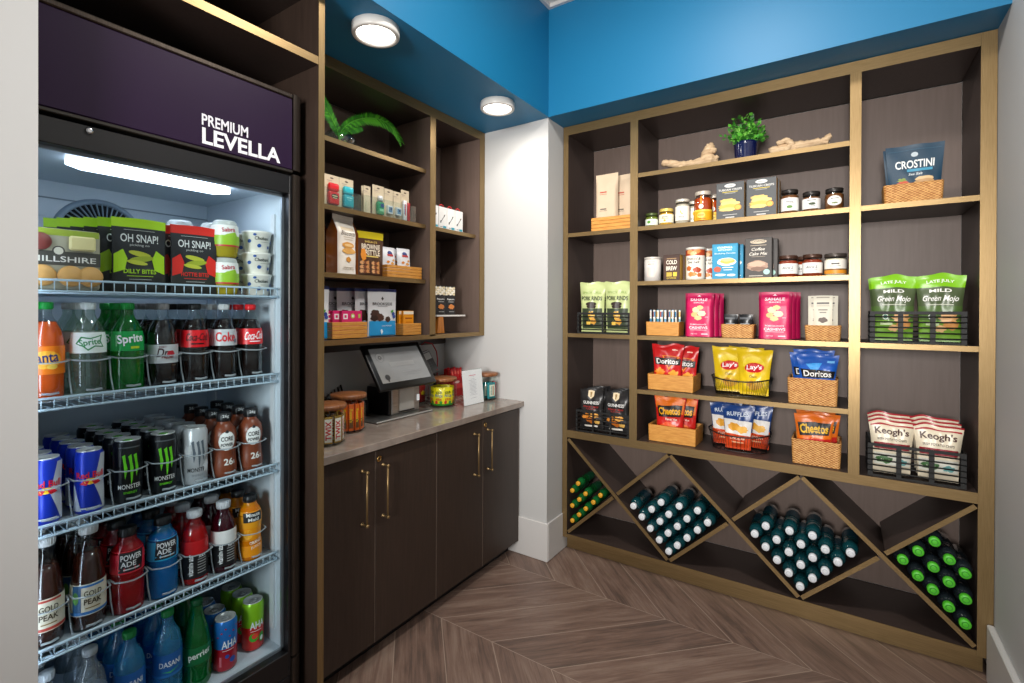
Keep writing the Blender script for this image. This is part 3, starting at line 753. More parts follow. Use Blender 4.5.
# -- bottom of the fridge
z = IZ0 + .002
wt_prof = [(0, .004), (.6, 0), (.9, 0), (1, .03), (1, .16), (.96, .19), (1, .22), (1, .56), (.96, .58), (1, .61), (.97, .68), (.82, .79), (.52, .88), (.40, .92), (.38, 1.0)]
W0 = clear('#dbe4ea', .10, .10)
lane(mk('water_bottle', 'water bottle', .034, .245, W0, None, '#aab0b5', lab=(.062, .128, '#d9dde0'), prof=wt_prof,
     deco=[('r', 0, .095, .20, .012, '#2d5f9a'), ('t', 'smart', 0, .112, .034, .012, '#4a4f55')]), L[0], z, 3, .076, 'small clear water bottle with grey cap, leftmost lane on the fridge floor', 'clear waters', x0=-1.60)
lane(mk('water_bottle', 'water bottle', .034, .258, W0, None, '#a9aeb2', lab=(.066, .150, '#b7c2cc'), prof=wt_prof,
     deco=[('e', 0, .118, .014, .020, '#d9cf62'), ('e', 0, .112, .020, .010, '#3a5f80'), ('r', 0, .08, .2, .01, '#3a5f80')]), L[1], z, 3, .076, 'clear water bottle with grey cap, second lane on the fridge floor', 'clear waters with a yellow mark', x0=-1.60)
DAS = clear('#4cc0f0', .10, .22)
for i in (2, 3):
    lane(mk('water_bottle', 'water bottle', .0355, .262 if i == 3 else .25, DAS, None, '#1f8f45', lab=(.085, .150, '#1c5fa8'), prof=wt_prof, seg=22,
         deco=[('t', 'DASANI', 0, .122, .054, .015, '#f2f6fa', {'b': .03}), ('p', [(-.022, .103), (0, .096), (.024, .108), (.0, .101)], '#49b86a'), ('r', 0, .090, .20, .006, '#2f7fc8')]),
         L[i] + (.012 if i == 3 else .004), z, 4, .077, 'blue water bottle with green cap, ' + ('third lane on the fridge floor' if i == 2 else 'fourth lane on the fridge floor'), 'blue waters', x0=-1.61)
pe_prof = [(0, .004), (.6, 0), (.85, 0), (1, .04), (1, .12), (.94, .16), (1, .24), (1, .36), (.94, .50), (.78, .66), (.54, .82), (.42, .92), (.40, 1.0)]
lane(mk('sparkling_water_bottle', 'sparkling water', .0385, .252, clear('#0c8a3a', .12, .35), None, '#0d5f33', lab=(.074, .122, '#0f6b3b'), prof=pe_prof,
     deco=[('t', 'perrier', 0, .099, .062, .022, '#eef2ea', {'b': .05, 'rot': .12})]), L[4] + .008, z, 3, .080, 'green sparkling water bottle', 'green sparkling waters', x0=-1.615)
def aha(top, bot, extra):
    return [('t', 'AHA', .004, .085, .046, .024, '#f0f2f4', {'b': .05}), ('r', .0, .066, .034, .0015, '#f0f2f4')] + extra
lane(mkc('flavoured_water_can', 'can', .033, .157, [(0, .47, '#c0182c'), (.47, 1, '#1d6fc0')], aha(0, 0, [('e', .012, .034, .009, .009, '#2c4fa8'), ('e', -.004, .048, .006, .006, '#2c4fa8')] + [('e', -.03 + .011 * q, .110 + (q % 3) * .012, .003, .002, '#c0182c') for q in range(6)] + [('r', -.022, .035, .006, .03, '#e07080')])),
     L[5] + .006, z, 3, .070, 'red and blue flavoured sparkling water can', 'red and blue sparkling waters', x0=-1.612)
lane(mkc('flavoured_water_can', 'can', .033, .157, [(0, .52, '#dd2a22'), (.52, 1, '#8cc81e')], aha(0, 0, [('e', -.008, .046, .014, .014, '#3fae2a', {'rot': .4}), ('e', -.004, .050, .010, .009, '#e8452e', {'rot': .4}), ('e', .018, .040, .010, .016, '#2f9a28'), ('e', .018, .036, .006, .008, '#f4f4ee')])),
     L[6] + .021, z, 3, .070, 'lime green and red flavoured sparkling water can', 'green and red sparkling waters', x0=-1.632)

# -- top rack: snack pouches, snack packs and yoghurts
def bag_surface(w, h, t, kind='pillow', seed=0, crk=.004, top=.93, bot=.06, taper=0):
    def T(u, v):
        a = min(1, abs(2 * u / w)); q = v / h
        if kind == 'pouch':
            side = (1 - a ** 2.4) ** .7 if a < 1 else 0
            vt = max(0, min(1, (top - q) / top)) ** .75
            vt *= min(1, (q + .015) / .04) ** .5
            vt *= .55 + .45 * min(1, (1 - q) * 1.6)
        elif kind == 'gusset':
            side = (1 - a ** 9) if a < 1 else 0
            vt = 1 if q < .70 else max(0, (top - q) / (top - .70)) ** .8 if q < top else 0
        else:
            side = (1 - a ** 2.2) ** .62 if a < 1 else 0
            b = max(0, min(1, (q - bot) / .22)) ** .62; c = max(0, min(1, (top - q) / .26)) ** .62
            vt = b * c
        return side * vt
    def f(u, v, off, sg):
        q = v / h; k = T(u, v)
        pinch = 1 - (.075 if kind == 'pillow' else .045 if kind != 'gusset' else .01) * sin(PI * min(1, max(0, q))) * (1 if kind != 'pouch' else .5)
        x = u * pinch * (1 - taper * max(0, 1 - q) ** 1.3)
        n = noise.noise(Vector((u * 22 + seed * 7.3, v * 18, sg * 3.1))) + .35 * noise.noise(Vector((u * 40, v * 26 + seed * 3.3, sg)))
        edge = noise.noise(Vector((u * 16 + seed, v * 9 + seed * 1.7, 5))) * crk * .7
        c = crk * n * (.35 + .65 * min(1, k * 2))
        y = -(t / 2 * k + .0008) - c * min(1, .15 + k * 1.5)
        y = min(y, -.0006)
        zz = v + (edge * (1 if q > .9 else .3) if v > 0 else 0)
        if kind == 'pillow' and q > top: y += 0.0008 * sin(u * 900)
        if kind != 'gusset':
            a = 2 * u / w
            kk = 1 if kind == 'pillow' else .25
            zz -= kk * h * (.022 * a * a + .016 * a * sin(seed * 1.3)) * max(0, q) ** 3
            zz += kk * crk * (.35 * sin(u * 70 + seed) + .5 * sin(u * 31 + seed * 2)) * max(0, q) ** 4
        wv = crk * .8 * sin(u * 48 + seed * 2.1) * max(0, (q - .6) / .4) ** 2 if q > .6 else 0
        return (x, (y - off if sg > 0 else -(y - off)) + wv, zz)
    def warp(p):
        x, y, z = p
        # slight whole-bag sway
        s = .5 * crk * sin(x * 14 + seed) * (z / h)
        return (x, y + s, z)
    return (lambda u, v, off=0: warp(f(u, v, off, 1))), (lambda u, v, off=0: warp(f(u, v, off, -1)))
def bag(name, label, cat, loc, rz, group, w, h, t, bands, deco=(), kind='pillow', seed=0, crk=.004, nu=24, nv=32, back=None, rough=.32, metal=0.0, side=None, taper=0):
    root = thing(name, label, cat, loc, rz, group)
    Sf, Sb = bag_surface(w, h, t, kind, seed, crk, taper=taper)
    bands = bands if isinstance(bands, list) else [(0, 1, bands)]
    def mf(a, b):
        for lo, hi, c in bands:
            if b <= hi: return mat(c, rough, metal, .03) if isinstance(c, str) else c
        return mat(bands[-1][2], rough, metal, .03)
    fn = mf if not side else (lambda a, b: mat(side, rough, metal, .03) if (a < .07 or a > .93) else mf(a, b))
    g = G().grid(Sf, -w / 2, w / 2, 0, h, nu, nv, None, True, fn)
    bf = (lambda a, b: mat(back, rough, metal, .03)) if back else mf
    g.grid(lambda u, v: Sb(-u, v), -w / 2, w / 2, 0, h, nu, nv, None, True, bf)
    if deco: g.deco(Sf, deco, step=.008, base=.0013)
    g.obj('packet', root)
    return root
z = RZ[0] + .005
for col, tx, dd, yc, n, w in (('#b6e31a', 'DILLY BITES', 'lime', .556, 6, 'lime green and black pickle snack pouch'), ('#e62a1c', 'HOTTIE BITES', 'red', .694, 3, 'red and black pickle snack pouch')):
    dec = [('t', 'OH SNAP!', 0, .146, .086, .022, '#f4f4f0', {'b': .03}), ('r', 0, .168, .07, .0012, '#c8c8c4'), ('t', 'pickling co', 0, .127, .045, .008, '#c9c9c4'), ('e', .0, .104, .026, .007, '#c7cc3a', {'rot': -.2}), ('e', .004, .090, .028, .008, '#a7b52a', {'rot': .15}), ('e', -.006, .080, .024, .006, '#c7cc3a', {'rot': -.15}),
           ('t', tx, 0, .056, .074, .012, col, {'b': .04}), ('r', 0, .043, .06, .0015, col), ('r', 0, .034, .05, .0012, '#c8c8c4')]
    mkp = lambda lab, loc, rz, grp, col=col, dec=dec, dd=dd: bag('snack_pouch', lab, 'snack pouch', loc, rz, grp, .122, .200, .021, [(0, .30, '#2a2b26'), (.30, .40, '#2a2b26'), (.40, .88, '#26272a'), (.88, 1, col)],
        [('p', [(-.058, .05), (-.034, .06), (-.028, .09), (-.038, .115), (-.058, .10)], col), ('p', [(.058, .05), (.034, .06), (.028, .09), (.038, .115), (.058, .10)], col)] + dec, kind='pouch', seed=2, crk=.0025, rough=.4)
    sp = []
    for k in range(n):
        sp.append(((-1.60 - .034 * k, yc - .019 * k, z), math.radians(84 - 1.5 * k), w + (', frontmost of its row' if k == 0 else ', %s behind the front one' % ['', 'just', 'second', 'third', 'fourth', 'fifth'][k])))
    place(mkp, sp, w.split(' pickle')[0] + ' pickle pouches')
# lunch kits with clear windows
def kit(lab, loc, rz, grp):
    t = thing('snack_tray', lab, 'snack tray', loc, rz, grp)
    g = G().box(-.062, .082, -.012, .014, 0, .150, mat('#a9a48e', .25), .008, seg=2)
    g.deco(flat(-.012), [('r', .010, .140, .136, .016, '#9fb23a'), ('r', .010, .077, .142, .034, '#4a4740'), ('t', 'HILLSHIRE', .011, .075, .122, .014, '#e9e5da', {'b': .02}), ('e', .0, .095, .012, .012, '#4a4740'), ('e', .0, .095, .009, .009, '#d8d2c0')], step=0)
    g.obj('tray', t)
    g = G()
    for x, zz in ((-.034, .115),):
        M = Matrix.Translation((x, -.016, zz)) @ Matrix.Rotation(PI / 2, 4, 'X'); g.lathe([(.0001, 0), (.020, 0), (.021, .003), (.019, .006), (.0001, .006)], mat('#7d3a34', .5), 18, M=M)
    g.obj('salami', t)
    G().box(.018, .070, -.022, -.013, .098, .134, mat('#efe0a0', .5), .004).obj('cheese', t)
    g = G()
    for x in (-.030, .022, .060):
        M = Matrix.Translation((x, -.014, .034)) @ Matrix.Rotation(PI / 2, 4, 'X'); g.lathe([(.0001, 0), (.024, 0), (.026, .003), (.022, .007), (.0001, .009)], mat('#d6a25c', .6), 18, M=M)
    g.obj('crackers', t)
    return t
place(kit, [((-1.60, .386, z), math.radians(88), 'clear topped meat and cheese snack tray, frontmost'), ((-1.64, .386, z), math.radians(88), 'clear topped meat and cheese snack tray, behind the front one'), ((-1.68, .386, z), math.radians(88), 'clear topped meat and cheese snack tray, third back')], 'meat and cheese snack trays')
def hummus(lab, loc, rz, grp):
    t = thing('dip_pot', lab, 'dip pot', loc, rz, grp)
    G().lathe([(.030, 0), (.034, .004), (.038, .042), (.0395, .045), (.0395, .050)], clear('#d6c43a', .08, .6), 24).obj('tub', t)
    g = G().lathe([(.038, .0505), (.036, .090), (.033, .108), (.028, .114), (.0001, .115)], clear('#e8ece6', .10, .55), 24, cap0=True, cap1=False); g.obj('dome_lid', t)
    r = lambda v: .0402 if v < .052 else .0402 - (v - .052) * .06
    g = G().lathe([(.0388, .032), (.0395, .037), (r(.052), .052), (r(.066), .066), (r(.098), .098)], None, 24, cap0=False, cap1=False, mats=[mat('#c93a3a', .4, 0, 0), mat('#9bc832', .4, 0, 0), mat('#9bc832', .4, 0, 0), mat('#f2f2ec', .4, 0, 0)])
    g.deco(cyl(r), [('p', [(-.02, .060), (.03, .060), (.02, .078), (-.005, .070)], '#9bc832'), ('t', 'Sabra', 0, .084, .038, .013, '#c23a4a', {'b': .04, 'rot': .1})], step=.008, base=.0008)
    g.obj('label', t); return t
sp = []
for i, (x, y) in enumerate(((-1.608, .785), (-1.726, .708), (-1.694, .790))):
    for k in range(2): sp.append(((x, y, z + .1155 * k), math.radians(80), 'hummus snack pot with green and white label, ' + ['front', 'left', 'back'][i] + ' stack, ' + ['bottom', 'top'][k]))
place(hummus, sp, 'hummus snack pots')
def yog(lab, loc, rz, grp):
    t = thing('yoghurt_cup', lab, 'yoghurt', loc, rz, grp)
    rr = lambda v: .034 + .0095 * v / .062
    g = G().lathe([(.032, 0), (.034, .002), (.0435, .062), (.045, .064), (.045, .068)], mat('#ece8dc', .4), 26)
    g.deco(cyl(rr), [('t', 'Chobani', .004, .046, .044, .011, '#2c3a34', {'b': .04}), ('e', -.004, .022, .006, .006, '#1f4f9a'), ('e', -.034, .036, .006, .006, '#1f4f9a'), ('e', .028, .018, .005, .005, '#1f4f9a'), ('e', .042, .034, .005, .006, '#1f4f9a'), ('e', -.018, .057, .005, .004, '#1f4f9a'), ('r', .014, .034, .028, .0012, '#8a8a80')], step=.008, base=.0008)
    g.obj('cup', t)
    G().lathe([(.045, .0682), (.045, .0695), (.0001, .0695)], mat('#e9e6dd', .35, .1), 26).obj('foil_lid', t)
    return t
sp = []
for i, (x, y) in enumerate(((-1.614, .890), (-1.716, .884))):
    for k in range(3): sp.append(((x, y, z + .0697 * k), math.radians(78), 'blue spotted white yoghurt cup, ' + ['front', 'rear'][i] + ' stack, ' + ['bottom', 'middle', 'top'][k]))
place(yog, sp, 'yoghurt cups')
# ================================================================ containers
def tray(name, label, cat, loc, rz, group, w, d, h, m, flare=.0, rnd=.012, th=.007, rim=True):
    """open-topped basket with rounded corners; origin at the base centre"""
    t = thing(name, label, cat, loc, rz, group)
    def ring(wx, dy, r, z, n=5):
        pts = []
        for cx, cy, a0 in ((wx - r, -dy + r, -PI / 2), (wx - r, dy - r, 0), (-wx + r, dy - r, PI / 2), (-wx + r, -dy + r, PI)):
            for k in range(n + 1):
                a = a0 + PI / 2 * k / n; pts.append((cx + r * cos(a), cy + r * sin(a), z))
        return pts
    W, D = w / 2, d / 2
    rows = [ring(W - flare, D - flare, rnd, 0), ring(W - flare * .4, D - flare * .4, rnd, h * .5), ring(W, D, rnd, h), ring(W - th, D - th, max(.002, rnd - th), h), ring(W - flare - th, D - flare - th, max(.002, rnd - th), th)]
    k = len(rows[0]); vs = [p for r in rows for p in r]; fs = []
    for j in range(len(rows) - 1):
        for i in range(k):
            i2 = (i + 1) % k; fs.append((j * k + i, j * k + i2, (j + 1) * k + i2, (j + 1) * k + i))
    fs.append(tuple(reversed(range(k)))); fs.append(tuple((len(rows) - 1) * k + i for i in range(k)))
    G().add(vs, fs, m, False).obj('basket', t)
    if rim:
        rp = ring(W - th / 2, D - th / 2, max(.004, rnd - th / 2), h)
        G().tube(rp, th * .62, m, 6, closed=True).obj('rim', t)
    return t
def wood_box(label, loc, rz, group, w, d, h):
    """slatted bamboo box"""
    t = thing('bamboo_box', label, 'box', loc, rz, group)
    g = G(); n = 4; th = .007
    for i in range(n):
        a, b = h * i / n + .0006, h * (i + 1) / n - .0006
        g.box(-w / 2, w / 2, -d / 2, -d / 2 + th, a, b, BAMBOO, .001).box(-w / 2, w / 2, d / 2 - th, d / 2, a, b, BAMBOO, .001)
        g.box(-w / 2, -w / 2 + th, -d / 2 + th, d / 2 - th, a, b, BAMBOO, .001).box(w / 2 - th, w / 2, -d / 2 + th, d / 2 - th, a, b, BAMBOO, .001)
    g.box(-w / 2 + th, w / 2 - th, -d / 2 + th, d / 2 - th, .0, .005, BAMBOO)
    g.obj('box_sides', t)
    return t
def crate(label, loc, rz, group, w, d, h, nv=2, nh=4, bar=.012):
    """black metal crate: wide upright straps and thin horizontal wires"""
    t = thing('wire_crate', label, 'crate', loc, rz, group)
    K = mat('#060606', .6)
    g = G()
    for z0, z1 in ((0, .007), (h - .012, h)):
        g.box(-w / 2, w / 2, -d / 2, -d / 2 + .004, z0, z1, K).box(-w / 2, w / 2, d / 2 - .004, d / 2, z0, z1, K)
        g.box(-w / 2, -w / 2 + .004, -d / 2, d / 2, z0, z1, K).box(w / 2 - .004, w / 2, -d / 2, d / 2, z0, z1, K)
    for x in [-w / 2 + bar / 2, w / 2 - bar / 2] + [-w / 2 + w * (i + 1) / (nv + 1) for i in range(nv)]:
        for y in (-d / 2 - .0005, d / 2 - .0035): g.box(x - bar / 2, x + bar / 2, y, y + .004, 0, h, K)
    for x in (-w / 2 - .0005, w / 2 - .0035):
        for y in (-d / 2 + bar / 2, 0, d / 2 - bar / 2): g.box(x, x + .004, y - bar / 2, y + bar / 2, 0, h, K)
    g.obj('frame', t)
    g = G()
    for i in range(nh):
        z = h * (i + 1) / (nh + 1)
        g.tube([(-w / 2, -d / 2, z), (w / 2, -d / 2, z), (w / 2, d / 2, z), (-w / 2, d / 2, z)], .0031, K, 5, closed=True)
    for i in range(9):
        x = -w / 2 + w * (i + .5) / 9; g.tube([(x, -d / 2, .003), (x, d / 2, .003)], .0015, K, 4)
    g.obj('wires', t)
    return t
def oval_basket(label, loc, rz, group, w, d, h):
    t = thing('wire_basket', label, 'basket', loc, rz, group)
    K = mat('#0b0b0c', .45)
    def ell(s, z, n=36): return [(w / 2 * s * (abs(cos(a)) ** .75) * (1 if cos(a) > 0 else -1), d / 2 * s * (abs(sin(a)) ** .75) * (1 if sin(a) > 0 else -1), z) for a in [2 * PI * k / n for k in range(n)]]
    top = [(x, y, h * (.82 + .18 * (abs(x) / (w / 2)) ** 2)) for x, y, z in ell(1, 0)]
    g = G(); g.tube(top, .0032, K, 6, closed=True); g.tube(ell(.86, .003), .0028, K, 5, closed=True); g.obj('rim', t)
    g = G(); a = top; b = ell(.86, .003)
    for i in range(0, 36): 
        g.tube([a[i], b[i]], .0011, K, 4)
        p, q = a[i], a[(i + 1) % 36]; r, s2 = b[i], b[(i + 1) % 36]
        g.tube([((p[0] + q[0]) / 2, (p[1] + q[1]) / 2, (p[2] + q[2]) / 2), ((r[0] + s2[0]) / 2, (r[1] + s2[1]) / 2, r[2])], .0011, K, 4)
    for i in range(5, 31, 2):
        if abs(b[i][1]) > .004: pass
    for x in [w * .36 * (k / 5) for k in range(-5, 6)]:
        yy = d / 2 * .86 * (max(0, 1 - (abs(x) / (w / 2 * .86)) ** 2.6)) ** .38; g.tube([(x, -yy, .003), (x, yy, .003)], .0012, K, 4)
    g.obj('wires', t)
    return t
def jar(name, label, cat, loc, rz, group, R, Ht, cont, lidc, lab=None, deco=(), lidh=.016, sq=False, neck=.86, glass=True, fill=.9, lidr=None):
    t = thing(name, label, cat, loc, rz, group)
    hb = Ht - lidh
    lr = lidr or R * neck + .002
    G().lathe([(R * .92, 0), (R, .004), (R, hb * .84), (R * neck, hb * .95), (R * neck, hb)], clear('#f2f5f2', .08) if glass else cont, 24).obj('jar_body', t)
    if glass: G().lathe([(R * .9 - .001, .002), (R - .0016, .005), (R - .0016, hb * .84 - .001), (R * neck - .002, hb * fill)], cont, 24).obj('contents', t)
    g = G().lathe([(lr, hb - .002), (lr + .001, hb + .001), (lr + .001, Ht - .002), (lr - .001, Ht), (.0001, Ht)], mat(lidc, .35, .3, 0), 24, cap0=True, cap1=False); g.obj('lid', t)
    if lab:
        z0, z1, c = lab; bands = c if isinstance(c, list) else [(z0, z1, c)]
        prof = [(R + .0005, bands[0][0])] + [(R + .0005, b[1]) for b in bands]
        g = G().lathe(prof, None, 24, cap0=False, cap1=False, mats=[mat(b[2], .45, 0, 0) for b in bands])
        g.deco(cyl(R + .0005), deco, step=.009); g.obj('label', t)
    return t
def canister(name, label, cat, loc, rz, group, R, Ht, bands, deco, lidc='#e8e4da', lidh=.008):
    t = thing(name, label, cat, loc, rz, group)
    prof = [(R, 0)] + [(R, b[0]) for b in bands]
    g = G().lathe(prof, None, 28, cap0=True, cap1=True, mats=[mat(b[1], .45, 0, 0) for b in bands]); g.deco(cyl(R), deco, step=.009); g.obj('tube_body', t)
    G().lathe([(R + .0008, bands[-1][0] - .004), (R + .0014, Ht), (R - .002, Ht + .001), (.0001, Ht)], mat(lidc, .3, .2, 0), 28, cap0=True, cap1=False).obj('lid', t)
    return t
def carton(name, label, cat, loc, rz, group, w, d, h, col, deco, side=None, top=None):
    t = thing(name, label, cat, loc, rz, group)
    m = mat(col, .5, 0, .02)
    g = G().box(-w / 2, w / 2, -d / 2, d / 2, 0, h, m, .0015)
    g.deco(flat(-d / 2), deco, step=0); o = g.obj('carton', t)
    if side:
        g = G()
        g.box(w / 2 + .0002, w / 2 + .0007, -d / 2 + .002, d / 2 - .002, .002, h - .002, mat(side, .5, 0, .02)); g.obj('side_print', t)
    if top: G().box(-w / 2 + .002, w / 2 - .002, -d / 2 + .002, d / 2 - .002, h + .0002, h + .0007, mat(top, .5, 0, .02)).obj('top_flap', t)
    return t

# ================================================================ left bay of the display shelving
Z = 1.848
wood_box('bamboo box holding kraft bags on the upper left shelf', (-1.072, 2.665, Z), 0, 'bamboo boxes', .235, .150, .078)
kd = [('t', 'COFFEE', .0, .215, .045, .008, '#b5432f'), ('t', 'ROASTERS', 0, .222, .034, .003, '#b5432f'), ('r', 0, .190, .04, .0014, '#b5432f'), ('t', 'GROUND', 0, .10, .042, .007, '#3a3632'), ('r', 0, .085, .05, .0016, '#3a3632'), ('r', 0, .05, .085, .001, '#8d8578'), ('r', 0, .042, .085, .001, '#8d8578')]
kd = [('r', -.012, .215, .040, .007, '#b5432f', {'rot': 0}), ('r', -.012, .203, .044, .002, '#b5432f'), ('r', -.012, .120, .036, .006, '#4a4540'), ('r', -.012, .110, .046, .0016, '#4a4540'), ('r', 0, .075, .09, .001, '#8d8578')]
mk_k = lambda lab, loc, rz, grp: bag('coffee_bag', lab, 'coffee bag', loc, rz, grp, .134, .322, .048, '#cdb79c', kd, kind='gusset', seed=4, crk=.0035, rough=.75)
place(mk_k, [((-1.112, 2.634, Z + .006), .0, 'kraft paper coffee bag, left of the pair in the bamboo box'), ((-1.032, 2.696, Z + .006), -.03, 'kraft paper coffee bag, right of the pair in the bamboo box')], 'kraft coffee bags')
Z = 1.269
crate('black wire crate of pale green snack bags, middle left shelf', (-1.112, 2.672, Z), 0, 'black crates', .312, .190, .120, nv=1, nh=4, bar=.010)
pr_d = [('t', 'SPICY DILL', 0, .225, .120, .012, '#7d9a4a', {'b': .03}), ('t', 'PORK RINDS', 0, .192, .136, .024, '#1f2a1c', {'b': .07}), ('e', -.002, .160, .036, .012, '#2a1c17'), ('p', [(-.034, .150), (.034, .150), (.024, .136), (-.024, .136)], '#2a1c17'),
        ('p', [(-.070, .135), (.070, .135), (.068, .02), (-.068, .02)], '#34402b'), ('e', 0, .095, .022, .024, '#e7b23a', {'wob': .25}), ('e', .012, .062, .018, .020, '#d99a2c', {'wob': .25}), ('e', -.020, .050, .016, .014, '#efc455', {'wob': .25})]
mk_p = lambda lab, loc, rz, grp: bag('pork_rind_bag', lab, 'snack bag', loc, rz, grp, .158, .286, .036, '#b9c488', pr_d, seed=6, crk=.008, taper=.12, back='#c9d39b')
place(mk_p, [((-1.190, 2.616, Z + .009), .02, 'pale green pork rind bag, left front in the black wire crate'), ((-1.038, 2.618, Z + .009), -.02, 'pale green pork rind bag, right front in the black wire crate'), ((-1.188, 2.675, Z + .009), .0, 'pale green pork rind bag, left back in the black wire crate'), ((-1.040, 2.677, Z + .009), .0, 'pale green pork rind bag, right back in the black wire crate')], 'pale green pork rind bags')
Z = .707
crate('black wire crate of black chip bags, lower left shelf', (-1.112, 2.668, Z), 0, 'black crates', .316, .200, .125, nv=2, nh=4, bar=.009)
gb_d = [('p', [(-.018, .226), (.018, .226), (.018, .196), (0, .180), (-.018, .196)], '#d6c3a0'), ('p', [(-.006, .220), (.006, .220), (.005, .190), (-.005, .190)], '#8a6a2c'), ('t', 'GUINNESS', 0, .158, .106, .018, '#efefec', {'b': .04}), ('t', 'ROAST BEEF', 0, .134, .100, .009, '#b02a25', {'b': .03}), ('t', 'FLAVOUR', 0, .122, .060, .006, '#b02a25'),
        ('e', -.030, .080, .026, .014, '#d8862a', {'wob': .25, 'rot': .4}), ('e', .024, .086, .028, .013, '#e6a23a', {'wob': .25}), ('e', .0, .056, .034, .015, '#c06a22', {'wob': .25, 'rot': -.3}), ('e', .040, .050, .018, .012, '#e3b35a', {'wob': .2}), ('r', 0, .024, .08, .010, '#e7e3da')]
mk_g = lambda lab, loc, rz, grp: bag('chip_bag', lab, 'chip bag', loc, rz, grp, .146, .238, .036, '#242324', [(d if d[0] != 't' else d) for d in gb_d], seed=9, crk=.009)
sp = []
for j, yy in enumerate((2.604, 2.654, 2.706)):
    for i, xx in enumerate((-1.188, -1.038)):
        sp.append(((xx, yy, Z + .010), .03 * (1 - 2 * i), 'black roast beef chip bag, %s column, %s in the crate' % (('left', 'right')[i], ('front', 'middle', 'back')[j])))
place(mk_g, sp, 'black roast beef chip bags')

# ================================================================ middle bay
# -- top shelf: driftwood and plant
DW = grain('driftwood', '#a98a68', '#d8bc98', (3, 3, 18), 6, .8, 0, .5)
def drift(label, loc, rz, paths, seed):
    g = G(); rnd = random.Random(seed)
    for pts, rad in paths:
        P = []; Rr = []
        for i in range(len(pts) - 1):
            a, b = Vector(pts[i]), Vector(pts[i + 1])
            for k in range(5):
                f = k / 5; P.append(a.lerp(b, f) + Vector((rnd.uniform(-1, 1), rnd.uniform(-1, 1), rnd.uniform(-1, 1))) * .0022); Rr.append((rad[i] + (rad[i + 1] - rad[i]) * f) * rnd.uniform(.88, 1.14))
        P.append(Vector(pts[-1])); Rr.append(rad[-1])
        g.tube(P, Rr, DW, 9)
    o = g.obj('driftwood', None, loc, (0, 0, rz))
    return tag(o, label, 'driftwood', 'driftwood pieces on the top shelf')
drift('knobbly driftwood branch at the left end of the top shelf', (-.664, 2.665, 2.133), 0,
      [([(-.140, 0, .064), (-.10, .005, .054), (-.05, 0, .040), (0, -.01, .030), (.05, -.01, .034), (.10, 0, .040), (.135, .01, .030)], [.017, .020, .018, .019, .022, .032, .016]),
       ([(.07, 0, .040), (.085, 0, .075), (.098, .005, .105), (.104, .005, .126)], [.026, .028, .025, .010]), ([(.085, 0, .07), (.118, -.01, .088), (.124, -.012, .072)], [.016, .014, .008]),
       ([(-.05, 0, .030), (-.035, -.02, .014)], [.012, .010]), ([(.11, 0, .035), (.14, -.008, .052)], [.016, .010])], 3)
drift('long driftwood branch right of the blue plant pot', (-.165, 2.668, 2.133), 0,
      [([(-.118, 0, .034), (-.07, .0, .040), (-.02, 0, .040), (.04, 0, .042), (.09, .005, .045), (.122, .008, .070)], [.023, .022, .024, .020, .018, .012]),
       ([(-.06, -.01, .026), (-.03, -.015, .052), (-.055, -.02, .072), (-.095, -.02, .062)], [.016, .016, .013, .010]), ([(.0, 0, .04), (-.03, -.022, .016)], [.013, .009]), ([(.08, 0, .045), (.112, -.012, .034)], [.012, .008])], 8)
t = thing('potted_plant', 'bushy green plant in a dark blue pot on the top shelf', 'plant', (-.400, 2.680, 2.133), 0)
POT = mat('#0e1640', .15, 0, .1, coat=.5)
pr = [(.042, 0), (.046, .003)]
for i in range(12): pr += [(.0475 + .0012 * (i % 2) + .0006 * i, .008 + .0075 * i)]
pr += [(.056, .100), (.052, .100), (.050, .085), (.0001, .083)]
G().lathe(pr, POT, 32, cap1=False).obj('pot', t)
rnd = random.Random(5); g = G(); LG = [mat('#3f8f2a', .5), mat('#62b83c', .5), mat('#2c6d22', .5), mat('#86cf55', .5)]
stems = G()
for s in range(46):
    a = rnd.uniform(0, 2 * PI); rr = rnd.uniform(.0, .096); top = Vector((rr * 1.05 * cos(a), rr * .9 * sin(a), .100 + rnd.uniform(.035, .135) * (1 - (rr / .12) ** 2)))
    base = Vector((.025 * cos(a), .025 * sin(a), .080)); mid = base.lerp(top, .5) + Vector((0, 0, .01))
    stems.tube([base, mid, top], .0010, LG[2], 4)
    for k in range(12):
        f = rnd.uniform(.25, 1.05); p = base.lerp(top, f) + Vector((rnd.uniform(-1, 1), rnd.uniform(-1, 1), rnd.uniform(-.6, .8))) * .012
        d = Vector((cos(a) + rnd.uniform(-1, 1), sin(a) + rnd.uniform(-1, 1), rnd.uniform(.0, 1.2))).normalized(); sd = d.cross(Vector((rnd.uniform(-1, 1), rnd.uniform(-1, 1), 1))).normalized(); nn = d.cross(sd)
        Lf = rnd.uniform(.016, .028); W = Lf * .42
        vs = [p, p + d * Lf * .5 + sd * W + nn * .002, p + d * Lf, p + d * Lf * .5 - sd * W + nn * .002, p + d * Lf * .5]
        g.add(vs, [(0, 1, 4), (1, 2, 4), (2, 3, 4), (3, 0, 4)], rnd.choice(LG), True)
g.obj('foliage', t); stems.obj('stems', t)

